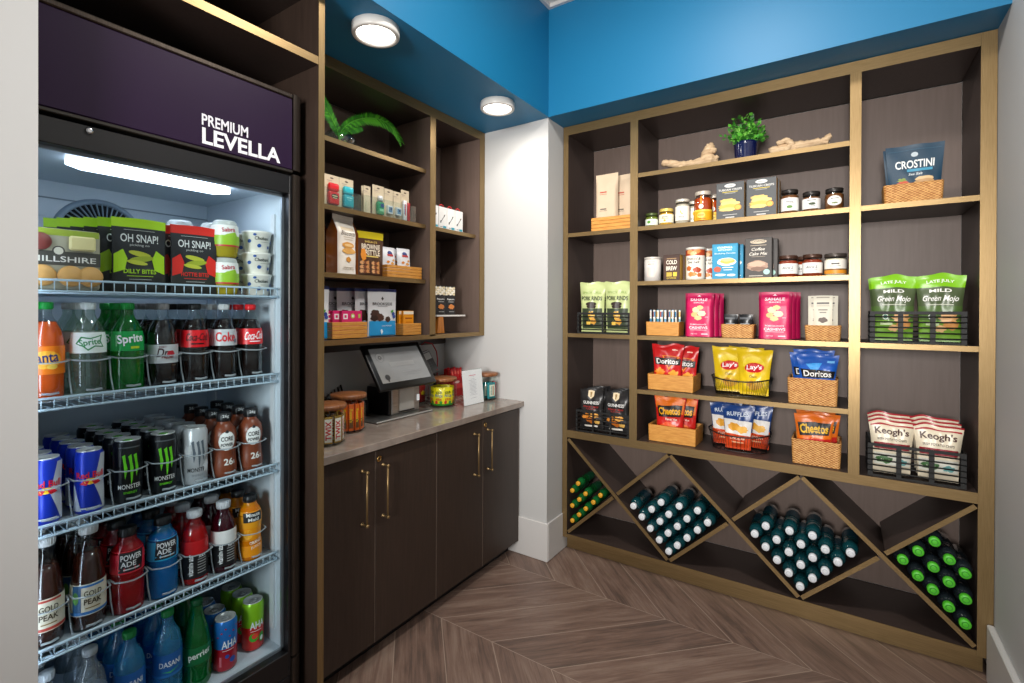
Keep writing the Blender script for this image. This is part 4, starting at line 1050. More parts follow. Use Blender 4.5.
# -- jar shelf
Z = 1.849; YJ = 2.655
jar('olive_jar', 'small jar of green olives, leftmost on the jar shelf', 'jar', (-.860, YJ - .005, Z), .1, None, .034, .078, mat('#6f7d22', .3, 0, .3, 90), '#4d5a2e', (.012, .044, '#e9ece0'), [('e', -.008, .028, .010, .008, '#5d9a3a'), ('r', .012, .030, .012, .002, '#666')], lidh=.013)
jar('mustard_jar', 'yellow jar with white label, second on the jar shelf', 'jar', (-.782, YJ, Z), .05, None, .038, .094, mat('#e0a418', .3), '#e3c565', (.018, .062, '#f1ead2'), [('r', 0, .048, .03, .004, '#3a3a3a'), ('r', 0, .040, .036, .003, '#c98b12'), ('e', .0, .029, .006, .006, '#e0a418')], lidh=.015)
def tall(lab, loc, rz, grp):
    return jar('sauce_jar', lab, 'jar', loc, rz, grp, .036, .134, mat('#cdbfae', .3), '#d8d2c4', (.022, .096, '#f3f0e6'), [('e', .004, .066, .010, .012, '#e3b41e'), ('e', .007, .068, .008, .010, '#f3f0e6'), ('r', 0, .042, .03, .003, '#777'), ('r', 0, .036, .03, .002, '#777')], lidh=.014, neck=.9)
place(tall, [((-.698, YJ, Z), .1, 'tall white labelled jar with yellow crescent, front'), ((-.660, YJ + .085, Z), .2, 'tall white labelled jar, half hidden behind its twin')], 'tall white labelled jars')
def honey(lab, loc, rz, grp):
    t = jar('honey_jar', lab, 'jar', loc, rz, grp, .045, .162, mat('#b5400c', .12, 0, .1), '#cfc3b4', (.012, .066, [(.012, .058, '#e8a818'), (.058, .066, '#f2cf4c')]), [('e', -.0, .038, .020, .014, '#f6d262'), ('t', 'HONEY', 0, .038, .034, .009, '#5a2c08', {'b': .04}), ('r', 0, .020, .05, .003, '#a05a10')], lidh=.018, neck=.82)
    g = G(); S = cyl(lambda v: .0455 if v < .12 else .040)
    g.deco(S, [('r', 0, .105, .010, .062, '#e8871a'), ('e', 0, .082, .012, .012, '#f4efe2')], step=.008); g.obj('seal_strip', t); return t
place(honey, [((-.596, YJ + .005, Z), 0, 'large amber honey jar with yellow label, front'), ((-.566, YJ + .110, Z), .1, 'large amber honey jar, half hidden behind its twin')], 'amber honey jars')
cr_d = [('e', 0, .172, .026, .009, '#e8e6e2'), ('r', 0, .172, .03, .003, '#77797a'), ('t', 'TUSCAN CRISPS', 0, .152, .108, .010, '#e6e4de', {'b': .03}), ('r', 0, .141, .072, .003, '#d9c14a'), ('r', 0, .134, .05, .002, '#b9b7b2'),
        ('e', -.010, .098, .036, .010, '#e6c56a', {'wob': .15}), ('e', .0, .084, .044, .012, '#f0d27a', {'wob': .15}), ('e', -.006, .068, .046, .012, '#e3b84e', {'wob': .15}), ('e', -.01, .055, .040, .009, '#efcf78', {'wob': .12}), ('e', .036, .062, .016, .014, '#e8982a'), ('e', .036, .062, .012, .010, '#f2b84c'),
        ('r', 0, .028, .066, .003, '#b9b7b2'), ('r', 0, .015, .04, .005, '#cfcdc8')]
mk_c = lambda lab, loc, rz, grp: carton('cracker_box', lab, 'cracker box', loc, rz, grp, .128, .060, .188, '#4b4d4f', cr_d, side='#b98a45')
place(mk_c, [((-.462, YJ + .005, Z), .0, 'grey cracker box, front left of the two'), ((-.322, YJ, Z), .0, 'grey cracker box, front right of the two'), ((-.452, YJ + .075, Z), .0, 'grey cracker box, behind the left one'), ((-.316, YJ + .070, Z), .0, 'grey cracker box, behind the right one')], 'grey cracker boxes')
for lab, x, h, lc, dd in (('dark pickle jar with white label right of the cracker boxes', -.205, .118, '#f0eeea', [('r', 0, .060, .03, .003, '#555'), ('r', 0, .054, .034, .002, '#777'), ('e', 0, .036, .012, .007, '#5f8a35')]),
                      ('dark relish jar with wide white label, second from the right end', -.118, .098, '#efeeea', [('r', 0, .056, .034, .003, '#444'), ('e', .002, .040, .014, .006, '#3a4a2a'), ('r', 0, .030, .03, .002, '#888')]),
                      ('dark relish jar with oval white label, right end of the shelf', -.030, .102, None, [])):
    t = jar('relish_jar', lab, 'jar', (x, YJ - .002, Z), .05, 'dark relish jars', .037, h, mat('#7c4a24', .3, 0, .35, 80), '#2a2624', (.018, h * .66, lc) if lc else None, dd, lidh=.016)
    if not lc: G().deco(cyl(.0374), [('e', 0, .044, .030, .022, '#f2f0ea'), ('r', 0, .054, .03, .003, '#555'), ('r', 0, .044, .022, .002, '#999'), ('e', 0, .034, .012, .004, '#7a8a5a')], step=.009).obj('label', t)
# -- tin and box shelf
Z = 1.558
canister('white_canister', 'white paper canister, leftmost on the box shelf', 'canister', (-.855, YJ, Z), .1, None, .044, .130, [(.122, '#e9e2da')], [('r', 0, .104, .04, .003, '#b5a79c'), ('t', 'PIXIE', 0, .094, .036, .005, '#a58f82'), ('r', 0, .052, .040, .050, '#e6cfc4'), ('r', 0, .05, .03, .003, '#b5a79c')][0:1] + [('r', 0, .092, .034, .004, '#a58f82'), ('r', 0, .050, .040, .050, '#e6cfc4')], '#ded6cc')
brew = [('r', 0, .068, .078, .108, '#4a2a18'), ('t', 'COLD', 0, .098, .056, .022, '#f2ead8', {'b': .06}), ('t', 'BREW', 0, .066, .056, .022, '#f2ead8', {'b': .06}), ('r', -.012, .034, .028, .022, '#c9a93a'), ('r', .018, .034, .020, .022, '#e8c83c'), ('t', 'COFFEE', 0, .014, .05, .008, '#e8c83c'), ('r', 0, .117, .05, .004, '#a8895f')]
def brewf(lab, loc, rz, grp): return carton('cold_brew_box', lab, 'box', loc, rz, grp, .086, .055, .138, '#3a2013', [b if b[0] != 'r' or b[3] < .07 else b for b in brew], side='#c9a24a')
place(brewf, [((-.746, YJ, Z), .0, 'brown cold brew box, front'), ((-.736, YJ + .065, Z), .0, 'brown cold brew box, behind the front one')], 'cold brew boxes')
sn = [('r', 0, .142, .20, .030, '#b4431f'), ('e', -.02, .146, .016, .012, '#e0a060', {'wob': .2}), ('e', .018, .148, .018, .012, '#d48a4a', {'wob': .2}), ('e', .0, .136, .016, .010, '#ecc08a', {'wob': .2}), ('t', 'Smoked &', 0, .110, .072, .014, '#2c2320', {'b': .02, 'sh': .3}), ('t', 'Sea Salt', 0, .092, .060, .013, '#2c2320', {'b': .02, 'sh': .3}), ('e', -.024, .060, .016, .012, '#c96a2e', {'wob': .2}), ('e', .018, .052, .020, .014, '#b4431f', {'wob': .2}), ('e', -.006, .030, .022, .012, '#d88a44', {'wob': .2}), ('e', .030, .026, .012, .010, '#c96a2e', {'wob': .2})]
def snf(lab, loc, rz, grp): return canister('snack_canister', lab, 'snack canister', loc, rz, grp, .047, .168, [(.012, '#e9e0d2'), (.126, '#f2eadc'), (.160, '#b4431f')], sn, '#e8e4da')
place(snf, [((-.632, YJ + .005, Z), .0, 'tall snack canister with rust and white label, front'), ((-.592, YJ + .105, Z), .1, 'tall snack canister, half hidden behind its twin')], 'tall snack canisters')
bl = [('r', 0, .150, .10, .028, '#2b9ec6'), ('t', 'STONEWALL', 0, .158, .070, .010, '#f4f8f8', {'b': .05}), ('t', 'KITCHEN', 0, .146, .060, .008, '#f4f8f8', {'b': .04}), ('t', 'Blueberry Pancake', 0, .128, .096, .009, '#eaf6f6', {'b': .02}), ('e', .008, .086, .044, .020, '#f2f2ec', {'wob': .05}), ('e', .012, .090, .034, .014, '#e8b64c', {'wob': .1}), ('e', .010, .096, .026, .008, '#f4d68a', {'wob': .1}), ('e', -.034, .050, .018, .014, '#c8502a', {'wob': .1}), ('r', .014, .058, .05, .004, '#f2f6f6'), ('r', .014, .046, .04, .003, '#f2f6f6'), ('e', -.02, .022, .026, .006, '#dceef2'), ('e', .03, .020, .020, .006, '#dceef2')]
place(lambda lab, loc, rz, grp: carton('baking_mix_box', lab, 'box', loc, rz, grp, .120, .055, .176, '#1d8fb8', bl, side='#187a9e', top='#1c86ad'), [((-.484, YJ, Z), .0, 'bright blue baking mix box, front'), ((-.470, YJ + .065, Z), .0, 'bright blue baking mix box, behind the front one')], 'blue baking mix boxes')
dk = [('e', 0, .176, .036, .010, '#c9b79c'), ('t', 'COFFEE', 0, .178, .060, .009, '#3a2f28', {'b': .03}), ('r', 0, .158, .07, .002, '#c9b79c'), ('t', 'Coffee', 0, .140, .058, .014, '#ece4d6', {'sh': .3}), ('t', 'Cake Mix', 0, .118, .078, .015, '#ece4d6', {'sh': .3}), ('r', 0, .104, .06, .002, '#a89a86'), ('e', -.004, .060, .046, .026, '#a8826a', {'wob': .08}), ('e', -.006, .068, .036, .014, '#caa48a', {'wob': .12}), ('e', .0, .046, .034, .010, '#7a543e', {'wob': .1}), ('e', .036, .030, .014, .013, '#a9d8cc'), ('r', -.01, .012, .06, .003, '#d8cdbc')]
place(lambda lab, loc, rz, grp: carton('cake_mix_box', lab, 'box', loc, rz, grp, .116, .055, .194, '#3d3733', dk, side='#2b2623', top='#35302c'), [((-.334, YJ, Z), .0, 'dark brown cake mix box, front'), ((-.316, YJ + .065, Z), .0, 'dark brown cake mix box, behind the front one')], 'dark cake mix boxes')
hm = [('t', 'Anna L', -.002, .044, .046, .013, '#2a2a2a', {'sh': .4}), ('r', 0, .030, .04, .0015, '#888')]
place(lambda lab, loc, rz, grp: jar('jam_jar', lab, 'jar', loc, rz, grp, .040, .102, mat('#9a3818', .2, 0, .25, 60), '#4a3024', (.016, .064, '#ecebe7'), hm, lidh=.015, neck=.9), [((-.210, YJ, Z), .1, 'red jam jar with white script label, left of the pair'), ((-.113, YJ, Z), .05, 'red jam jar with white script label, right of the pair'), ((-.15, YJ + .09, Z), .0, 'red jam jar standing behind the front pair')], 'red jam jars')
place(lambda lab, loc, rz, grp: jar('spread_jar', lab, 'jar', loc, rz, grp, .042, .100, mat('#efe4cc', .4), '#4a423c', (.010, .072, [(.010, .026, '#e8962a'), (.026, .032, '#7f5a2c'), (.032, .072, '#f4eee2')]), [('r', .0, .054, .03, .006, '#4f4a44'), ('r', 0, .044, .04, .002, '#888')], lidh=.014, neck=.95), [((-.024, YJ, Z), .0, 'cream spread jar with orange band, right end of the box shelf')], None)
# -- snack shelf with pink bags
Z = 1.269
def rattan(label, loc, w, d, h, rz=0): return tray('rattan_basket', label, 'basket', loc, rz, 'rattan baskets', w, d, h, RATTAN, .004)
def bamb(label, loc, w, d, h, rz=0): return tray('bamboo_basket', label, 'basket', loc, rz, 'bamboo baskets', w, d, h, BAMBOO, .002, rnd=.006, rim=False)
bamb('small bamboo basket of stick snacks, leftmost beside the pink bags', (-.789, 2.662, Z), .176, .105, .072)
rnd = random.Random(11)
STK = [('#3d7fa8', '#d8cfc0'), ('#6fb0c8', '#b04a35'), ('#d8cfc0', '#3d7fa8'), ('#2c8a9a', '#e3b04a')]
stick = {}
sc_ = ['blue and cream', 'pale blue and rust', 'cream and blue', 'teal and amber']
n = 0
for k in range(16):
    c = k % 4; x = -.862 + .0098 * k; y = 2.650 + .022 * (k % 2) + rnd.uniform(-.002, .002)
    lab = sc_[c] + ' snack stick standing in the small bamboo basket'
    if c not in stick:
        t = thing('snack_stick', lab, 'snack stick', (x, y, Z + .008), 0, sc_[c] + ' snack sticks')
        g = G().box(-.0045, .0045, -.003, .003, 0, .128, mat(STK[c][0], .3), .001)
        g.deco(flat(-.003), [('r', 0, .105, .008, .03, STK[c][1]), ('r', 0, .085, .008, .008, '#f2ede2'), ('r', 0, .122, .009, .006, '#e9e6df')], step=0); g.obj('wrapper', t)
        stick[c] = t
    else: dup(stick[c], (x, y, Z + .008), rnd.uniform(-.3, .3), lab, rx=rnd.uniform(-.10, .08))
pk = [('t', 'SAHALE', 0, .188, .084, .014, '#f4e4ea', {'b': .04}), ('t', 'SNACKS', 0, .173, .050, .007, '#f4e4ea', {'b': .03}), ('p', [(-.01, .204), (0, .212), (.01, .204)], '#f4e4ea'),
      ('e', -.012, .136, .018, .014, '#edd9a6', {'wob': .1}), ('e', .008, .148, .016, .011, '#e3c78a', {'wob': .1}), ('e', -.020, .112, .016, .012, '#dcbc78', {'wob': .1}), ('e', .016, .118, .020, .014, '#f0dfb4', {'wob': .1}), ('e', -.002, .096, .018, .012, '#e3c78a', {'wob': .1}), ('r', .040, .10, .016, .002, '#f6d2de'),
      ('t', 'POMEGRANATE', 0, .062, .080, .007, '#f8dfe8', {'b': .02}), ('t', 'CASHEWS', 0, .046, .090, .013, '#f8eef2', {'b': .04}), ('r', 0, .034, .08, .002, '#f6d2de'), ('t', 'NET WT', -.02, .014, .03, .006, '#f6d2de'), ('r', .03, .014, .03, .005, '#f6d2de')]
mk_pk = lambda lab, loc, rz, grp: bag('cashew_pouch', lab, 'snack pouch', loc, rz, grp, .140, .222, .046, '#c91458', pk, kind='gusset', seed=3, crk=.0025, rough=.4, side='#a90f49')
sp = []
for i, x in enumerate((-.606, -.262)):
    for j in range(3): sp.append(((x + .014 * j, 2.638 + .052 * j, Z), 0.0, 'pink cashew pouch, %s stack of pouches, %s' % (('left', 'right')[i], ('front', 'middle', 'back')[j])))
place(mk_pk, sp, 'pink cashew pouches')
rattan('small rattan basket of black packets between the pink pouches', (-.424, 2.660, Z), .150, .100, .062)
bp = [('r', 0, .088, .050, .010, '#55585c'), ('t', 'DARK CHOC', 0, .075, .046, .007, '#e6e6e6', {'b': .03}), ('r', 0, .060, .044, .006, '#8a8d90')]
mk_bp = lambda lab, loc, rz, grp: bag('black_packet', lab, 'packet', loc, rz, grp, .056, .108, .014, '#17181b', [d for d in bp if d[0] == 'r'], seed=5, crk=.002, nu=8, nv=10)
place(mk_bp, [((-.462, 2.655, Z + .008), .1, 'small black packet, front left in the small rattan basket'), ((-.394, 2.655, Z + .008), -.1, 'small black packet, front right in the small rattan basket'), ((-.458, 2.682, Z + .008), .0, 'small black packet, back left in the small rattan basket'), ((-.390, 2.682, Z + .008), .0, 'small black packet, back right in the small rattan basket')], 'small black packets')
rattan('small rattan basket of cream pouches at the right end of its shelf', (-.070, 2.660, Z), .140, .105, .064)
cm = [('r', 0, .186, .05, .004, '#8a7f6c'), ('t', 'DESSERT', 0, .160, .048, .010, '#3a3a3a', {'b': .03}), ('r', 0, .148, .05, .002, '#8a7f6c'), ('t', 'VANILLA', 0, .132, .036, .006, '#55504a'), ('t', 'BEAN', 0, .118, .026, .006, '#55504a'), ('e', 0, .084, .018, .012, '#4a3422', {'wob': .15})]
mk_cm = lambda lab, loc, rz, grp: bag('cream_pouch', lab, 'pouch', loc, rz, grp, .074, .195, .016, '#d9d2bf', [c for c in cm if c[0] != 't'] + [('r', 0, .160, .048, .008, '#4c4842'), ('r', 0, .130, .036, .005, '#6c665c'), ('r', 0, .118, .026, .004, '#6c665c')], kind='pouch', seed=8, crk=.0015, nu=10, nv=14, rough=.5)
place(mk_cm, [((-.070, 2.634, Z + .008), 0, 'cream dessert pouch, front centre in the rattan basket'), ((-.092, 2.660, Z + .008), .04, 'cream dessert pouch, back left in the rattan basket'), ((-.050, 2.686, Z + .008), -.04, 'cream dessert pouch, back right in the rattan basket')], 'cream dessert pouches')
# -- chip shelves
def chips(name, w, h, t, bands, deco, seed, crk=.006, taper=0):
    return lambda lab, loc, rz, grp: bag(name, lab, 'chip bag', loc, rz, grp, w, h, t, bands, deco, seed=seed, crk=crk, taper=taper)
Z = .981
bamb('bamboo basket of red chip bags, upper chip shelf', (-.746, 2.690, Z), .238, .170, .082)
dr_d = [('p', [(-.030, .150), (.070, .142), (.010, .070)], '#f08a1e'), ('p', [(-.020, .146), (.060, .139), (.010, .080)], '#8e1210'), ('p', [(-.076, .137), (.078, .131), (.076, .098), (-.072, .098)], '#15100f'), ('t', 'Doritos', 0, .1165, .128, .027, '#f4f2ee', {'b': .05}), ('e', -.045, .060, .030, .020, '#e88a22', {'wob': .3}), ('e', .040, .052, .030, .018, '#f2a83a', {'wob': .3}), ('r', .04, .176, .03, .006, '#f2c9b4')]
def dorb(base, tri): return [(d[:2] + (tri,) if k == 0 else (d[:2] + ('#123a7c',) if k == 1 and tri != '#f08a1e' else d)) for k, d in enumerate(dr_d)]
place(chips('doritos_bag'.replace('doritos', 'tortilla_chip'), .168, .208, .036, '#c61a1c', dr_d, 12, .008, .18), [((-.770, 2.648, Z + .034), .10, 'red tortilla chip bag, front in the bamboo basket', -.04), ((-.705, 2.698, Z + .022), -.05, 'red tortilla chip bag, right back in the bamboo basket', -.05), ((-.775, 2.740, Z + .022), .0, 'red tortilla chip bag, left back in the bamboo basket', 0)], 'red tortilla chip bags')
oval_basket('black oval wire basket of yellow crisp bags', (-.416, 2.705, Z), 0, 'oval wire baskets', .278, .180, .090)
ly = [('e', -.0, .150, .056, .040, '#f4d83e'), ('e', .004, .133, .052, .026, '#c8151c', {'rot': .1}), ('e', .004, .133, .055, .029, '#f3c41c', {'rot': .1}), ('e', .004, .133, .051, .025, '#cf1820', {'rot': .1}), ('t', "Lay's", .004, .134, .080, .030, '#fdfdfb', {'b': .05, 'sh': .15, 'rot': .08}), ('t', 'Classic', 0, .090, .046, .012, '#6b5312', {'b': .02}), ('e', -.010, .054, .030, .014, '#c9902c', {'wob': .2}), ('e', .026, .050, .026, .016, '#e0b04a', {'wob': .2}), ('e', .0, .036, .028, .012, '#d8a23c', {'wob': .2}), ('r', -.02, .010, .04, .004, '#e8b41c')]
place(chips('potato_crisp_bag', .168, .226, .036, '#e6c21a', ly, 21, .008, .24), [((-.356, 2.672, Z + .008), -.06, 'yellow potato crisp bag, front right in the oval basket', -.04), ((-.476, 2.712, Z + .010), .10, 'yellow potato crisp bag, front left in the oval basket', -.04), ((-.405, 2.762, Z + .010), .0, 'yellow potato crisp bag, back in the oval basket', .0)], 'yellow potato crisp bags')
rattan('rattan basket of blue chip bags, upper chip shelf', (-.108, 2.668, Z), .196, .170, .112)
blu = dorb('#1b5ab8', '#2c8ad8')
place(chips('tortilla_chip_bag', .168, .205, .034, '#1b57b4', [('p', [(-.05, .160), (.02, .165), (-.01, .110)], '#2f93dc')] + blu[2:4] + [('r', .055, .175, .03, .010, '#6ab4ea')], 14, .008, .28), [((-.090, 2.630, Z + .020), .03, 'blue tortilla chip bag, front right in the rattan basket', -.03), ((-.122, 2.676, Z + .022), -.06, 'blue tortilla chip bag, front left in the rattan basket', -.02), ((-.108, 2.718, Z + .036), .0, 'blue tortilla chip bag, back in the rattan basket', .0)], 'blue tortilla chip bags')
Z = .707
bamb('bamboo basket of red and orange puff bags, lower chip shelf', (-.737, 2.690, Z), .246, .170, .086)
ct = [('p', [(-.078, .215), (.078, .215), (.078, .120), (-.078, .150)], '#e8741c'), ('p', [(-.070, .160), (.070, .168), (.066, .108), (-.066, .100)], '#1a1210'), ('t', 'Cheetos', 0, .135, .124, .040, '#f2b01c', {'b': .08, 'rot': .05}), ('t', "Flamin' Hot", .012, .092, .070, .013, '#f6e8d8', {'b': .03}), ('e', -.02, .062, .040, .012, '#e0501a', {'wob': .2, 'rot': .3}), ('e', .030, .052, .036, .012, '#f06a1e', {'wob': .2, 'rot': -.3})]
place(chips('cheese_puff_bag', .164, .208, .036, '#c8201a', ct, 31, .008, .18), [((-.758, 2.652, Z + .026), .06, 'red hot cheese puff bag, front in the bamboo basket', -.04), ((-.705, 2.705, Z + .022), -.10, 'red hot cheese puff bag, back in the bamboo basket', 0)], 'red hot cheese puff bags')
oval_basket('black oval wire basket of blue and orange crisp bags', (-.425, 2.705, Z), 0, 'oval wire baskets', .286, .190, .094)
rf = [('p', [(-.060, .128), (.060, .118), (.062, .086), (-.060, .092)], '#f0ece6'), ('t', 'RUFFLES', 0, .160, .104, .026, '#e8e4e0', {'b': .06}), ('t', 'RUFFLES', .0, .162, .100, .022, '#c8232a', {'b': .05}), ('p', [(-.074, .150), (.074, .140), (.072, .070), (-.072, .078)], '#e9e6e2'), ('t', 'RUFFLES', .0, .174, .110, .020, '#d8e2ee', {'b': .05}), ('e', -.020, .110, .034, .020, '#e8a434', {'wob': .15}), ('e', .026, .100, .030, .018, '#f0b64c', {'wob': .15}), ('t', 'CHEDDAR', 0, .056, .090, .014, '#f6e0c8', {'b': .04}), ('r', 0, .036, .07, .006, '#f6b88c')]
rf = [r for k, r in enumerate(rf) if k not in (0, 1, 2)]
place(chips('ridged_crisp_bag', .154, .214, .034, [(0, .34, '#d8481c'), (.34, .40, '#e0602a'), (.40, 1, '#1c3f7e')], rf, 41, .008, .26), [((-.425, 2.662, Z + .008), 0, 'blue and orange ridged crisp bag, front centre in the oval basket', -.02), ((-.494, 2.722, Z + .010), .10, 'blue and orange ridged crisp bag, left in the oval basket', -.02), ((-.352, 2.724, Z + .010), -.1, 'blue and orange ridged crisp bag, right in the oval basket', -.02)], 'blue and orange ridged crisp bags')
rattan('rattan basket of orange puff bags, lower chip shelf', (-.093, 2.675, Z), .192, .170, .108)
ct2 = [('p', [(-.070, .165), (.070, .172), (.066, .116), (-.066, .106)], '#1a1210'), ('t', 'Cheetos', 0, .141, .124, .042, '#f6c01e', {'b': .08, 'rot': .05}), ('t', 'Crunchy', .012, .096, .060, .012, '#c8201a', {'b': .03}), ('p', [(-.078, .090), (.078, .100), (.078, .055), (-.078, .055)], '#c8201a')]
place(chips('cheese_puff_bag', .160, .204, .034, [(0, .42, '#cf2a18'), (.42, 1, '#e8731c')], ct2, 33, .008, .22), [((-.102, 2.636, Z + .018), .03, 'orange cheese puff bag, front in the rattan basket', -.03), ((-.080, 2.686, Z + .022), -.06, 'orange cheese puff bag, right back in the rattan basket', 0), ((-.100, 2.728, Z + .026), .0, 'orange cheese puff bag, left back in the rattan basket', 0)], 'orange cheese puff bags')

# ================================================================ right bay
Z = 1.849
rattan('wide low rattan basket of cracker pouches, upper right shelf', (.242, 2.665, Z), .196, .130, .078)
co = [('p', [(-.090, .222), (.090, .222), (.090, .219), (-.090, .219)], '#2b5068'), ('e', 0, .200, .012, .010, '#b8c4cc'), ('t', 'CROSTINI', 0, .160, .136, .034, '#eef0ee', {'b': .05}), ('r', .018, .134, .090, .011, '#3f93b4'), ('t', 'Sea Salt', .004, .118, .050, .010, '#dfe6e8', {'sh': .3}), ('e', -.046, .094, .016, .010, '#7f8f3a', {'wob': .3}), ('e', -.042, .084, .020, .008, '#c8573a', {'wob': .3}), ('e', .036, .094, .034, .012, '#d8b888', {'wob': .1}), ('e', .036, .084, .036, .010, '#b98e5c', {'wob': .1})]
place(lambda lab, loc, rz, grp: bag('cracker_pouch', lab, 'cracker pouch', loc, rz, grp, .194, .242, .028, '#12384f', co, kind='pouch', seed=2, crk=.003, rough=.4, taper=.18), [((.250, 2.650, Z + .008), .0, 'dark teal cracker pouch, front in the wide rattan basket'), ((.244, 2.694, Z + .008), .03, 'dark teal cracker pouch, behind the front one')], 'dark teal cracker pouches')
Z = 1.269
crate('black crate of bright green chip bags, middle right shelf', (.254, 2.672, Z), 0, 'black crates', .306, .180, .132, nv=2, nh=5, bar=.017)
gm = [('p', [(-.084, .222), (.084, .222), (.084, .134), (-.084, .134)], '#4c5a3a'), ('t', 'LATE JULY', 0, .242, .100, .015, '#f4f6ec', {'b': .05}), ('t', 'MILD', 0, .206, .084, .013, '#f2f2ea', {'b': .06}), ('t', 'Green Mojo', 0, .172, .140, .030, '#f6f6f0', {'b': .03, 'sh': .25}), ('r', 0, .150, .09, .003, '#c8ceb8'), ('e', .030, .096, .034, .022, '#d8a46a', {'wob': .2}), ('e', .040, .066, .030, .018, '#c98c4e', {'wob': .2}), ('e', -.034, .100, .012, .012, '#e8f0e0'), ('e', -.034, .100, .009, .009, '#3f7a6a'), ('r', -.030, .070, .05, .010, '#cfe0b0'), ('e', .000, .052, .022, .014, '#e3b882', {'wob': .2})]
sp = []
for i, xx in enumerate((.181, .331)):
    for j, yy in enumerate((2.620, 2.676)):
        sp.append(((xx + .003 * j - (.008 * j if i == 0 else 0), yy, Z + .010 + .0 * j), .03 * (1 - 2 * i), 'bright green salsa chip bag, %s column, %s row in the crate' % (('left', 'right')[i], ('front', 'back')[j])))
place(chips('green_chip_bag', .160, .272, .038, [(0, .30, '#6f9c34'), (.30, .52, '#4f6a34'), (.52, .82, '#4c5a3a'), (.82, 1, '#7fbf18')], [g if len(g) < 5 or g[0] != 't' else g[:4] + (g[4] * .9,) + g[5:] for g in gm if g[0] != 'p'], 51, .008, .20), sp, 'bright green salsa chip bags')
Z = .707
crate('black crate of cream kettle chip bags, lower right shelf', (.252, 2.690, Z), 0, 'black crates', .312, .220, .138, nv=2, nh=5, bar=.017)
kt = [('t', 'Kettle', -.0, .178, .0001, .0001, '#4a2f2a')][:0] + [('t', 'Keogh\'s', 0, .176, .134, .036, '#4a2f2a', {'b': .06}), ('t', 'IRISH POTATO CHIPS', 0, .146, .120, .010, '#4a3a34', {'b': .03}), ('r', 0, .118, .14, .026, '#8e1a2a'), ('t', 'SWEET CHILLI', 0, .118, .11, .012, '#f2e6dc', {'b': .05}), ('r', 0, .062, .15, .050, '#d8d8cc'), ('e', -.030, .060, .036, .016, '#3f6a3a', {'wob': .25}), ('e', .040, .054, .024, .012, '#5f9a9a', {'wob': .25}), ('r', .0, .205, .150, .006, '#a81f2c')]
sp = []
for i, xx in enumerate((.178, .328)):
    for j, yy in enumerate((2.622, 2.678, 2.734)):
        sp.append(((xx, yy, Z + .009 + .006 * j), .03 * (1 - 2 * i), 'cream kettle chip bag, %s column, %s row in the crate' % (('left', 'right')[i], ('front', 'middle', 'back')[j]), -.03))
place(chips('kettle_chip_bag', .160, .226, .038, [(0, .965, '#e2d6bd'), (.965, 1, '#a81f2c')], [k if k[0] != 't' else k[:4] + (k[4] * .92,) + k[5:] for k in kt], 61, .008, .22), sp, 'cream kettle chip bags')

# ================================================================ bottles in the wine rack
YEL = [(-1.299, 0.343), (-1.299, 0.255), (-1.298, 0.168), (-1.254, 0.3), (-1.255, 0.212), (-1.215, 0.341), (-1.213, 0.256), (-1.166, 0.303), (-1.262, 0.391), (-1.123, 0.352)]
W1 = [(-0.915, 0.349), (-0.869, 0.302), (-0.823, 0.252), (-0.776, 0.204), (-0.727, 0.158), (-0.817, 0.354), (-0.773, 0.301), (-0.731, 0.251), (-0.684, 0.2), (-0.768, 0.401), (-0.728, 0.348), (-0.684, 0.297), (-0.636, 0.251), (-0.676, 0.402), (-0.637, 0.347), (-0.586, 0.303), (-0.586, 0.4), (-0.538, 0.352)]
W2 = [(-0.331, 0.351), (-0.285, 0.302), (-0.238, 0.255), (-0.191, 0.21), (-0.146, 0.162), (-0.285, 0.399), (-0.24, 0.347), (-0.191, 0.304), (-0.144, 0.26), (-0.099, 0.213), (-0.189, 0.401), (-0.144, 0.352), (-0.099, 0.305), (-0.052, 0.26), (-0.1, 0.402), (-0.052, 0.354), (-0.006, 0.312), (0.039, 0.364)]
GR = [(0.211, 0.383), (0.259, 0.331), (0.306, 0.29), (0.354, 0.238), (0.402, 0.188), (0.26, 0.431), (0.307, 0.38), (0.354, 0.335), (0.403, 0.284), (0.31, 0.483), (0.355, 0.424), (0.401, 0.383)]
def lying(name, lab, cat, loc, grp, R, Ht, body, capc, prof, capr, caph, labc=None, inner=None, cdeco=()):
    """a bottle lying with its cap to the front; origin at the cap end centre"""
    t = thing(name, lab, cat, loc, 0, grp)
    M = Matrix.Translation((0, Ht, 0)) @ Matrix.Rotation(PI / 2, 4, 'X')
    nz = Ht - caph
    G().lathe([(max(.0001, a * R), b * nz) for a, b in prof], body, 20, M=M, cap0=False, cap1=False).obj('bottle', t)
    if inner: G().lathe([(max(.0001, a * R * .93), .003 + b * nz * .97) for a, b in prof if b < .93] + [(.0001, nz * .92)], inner, 16, M=M, cap0=False, cap1=False).obj('drink', t)
    g = G().lathe([(capr * .97, nz - .002), (capr, nz), (capr, Ht - .002), (capr * .88, Ht), (.0001, Ht)], mat(capc, .45, 0, 0), 20, M=M, cap0=True, cap1=False)
    g.lathe([(capr * .45, Ht + .0002), (capr * .62, Ht + .0006)], mat(cdeco or capc, .4, 0, 0), 20, M=M, cap0=False, cap1=False)
    g.obj('cap', t)
    if labc: G().lathe([(R + .0005, nz * .18), (R + .0005, nz * .52)], mat(labc, .4, 0, .2, 60), 20, M=M, cap0=False, cap1=False).obj('label', t)
    return t
wp = [(0, .004), (.55, 0), (.9, 0), (1, .03), (1, .55), (.96, .565), (1, .58), (1, .63), (.95, .645), (.99, .66), (.985, .72), (1, .74), (1, .80), (.97, .855), (.87, .905), (.68, .94), (.54, .96), (.52, .975), (.52, 1.0)]
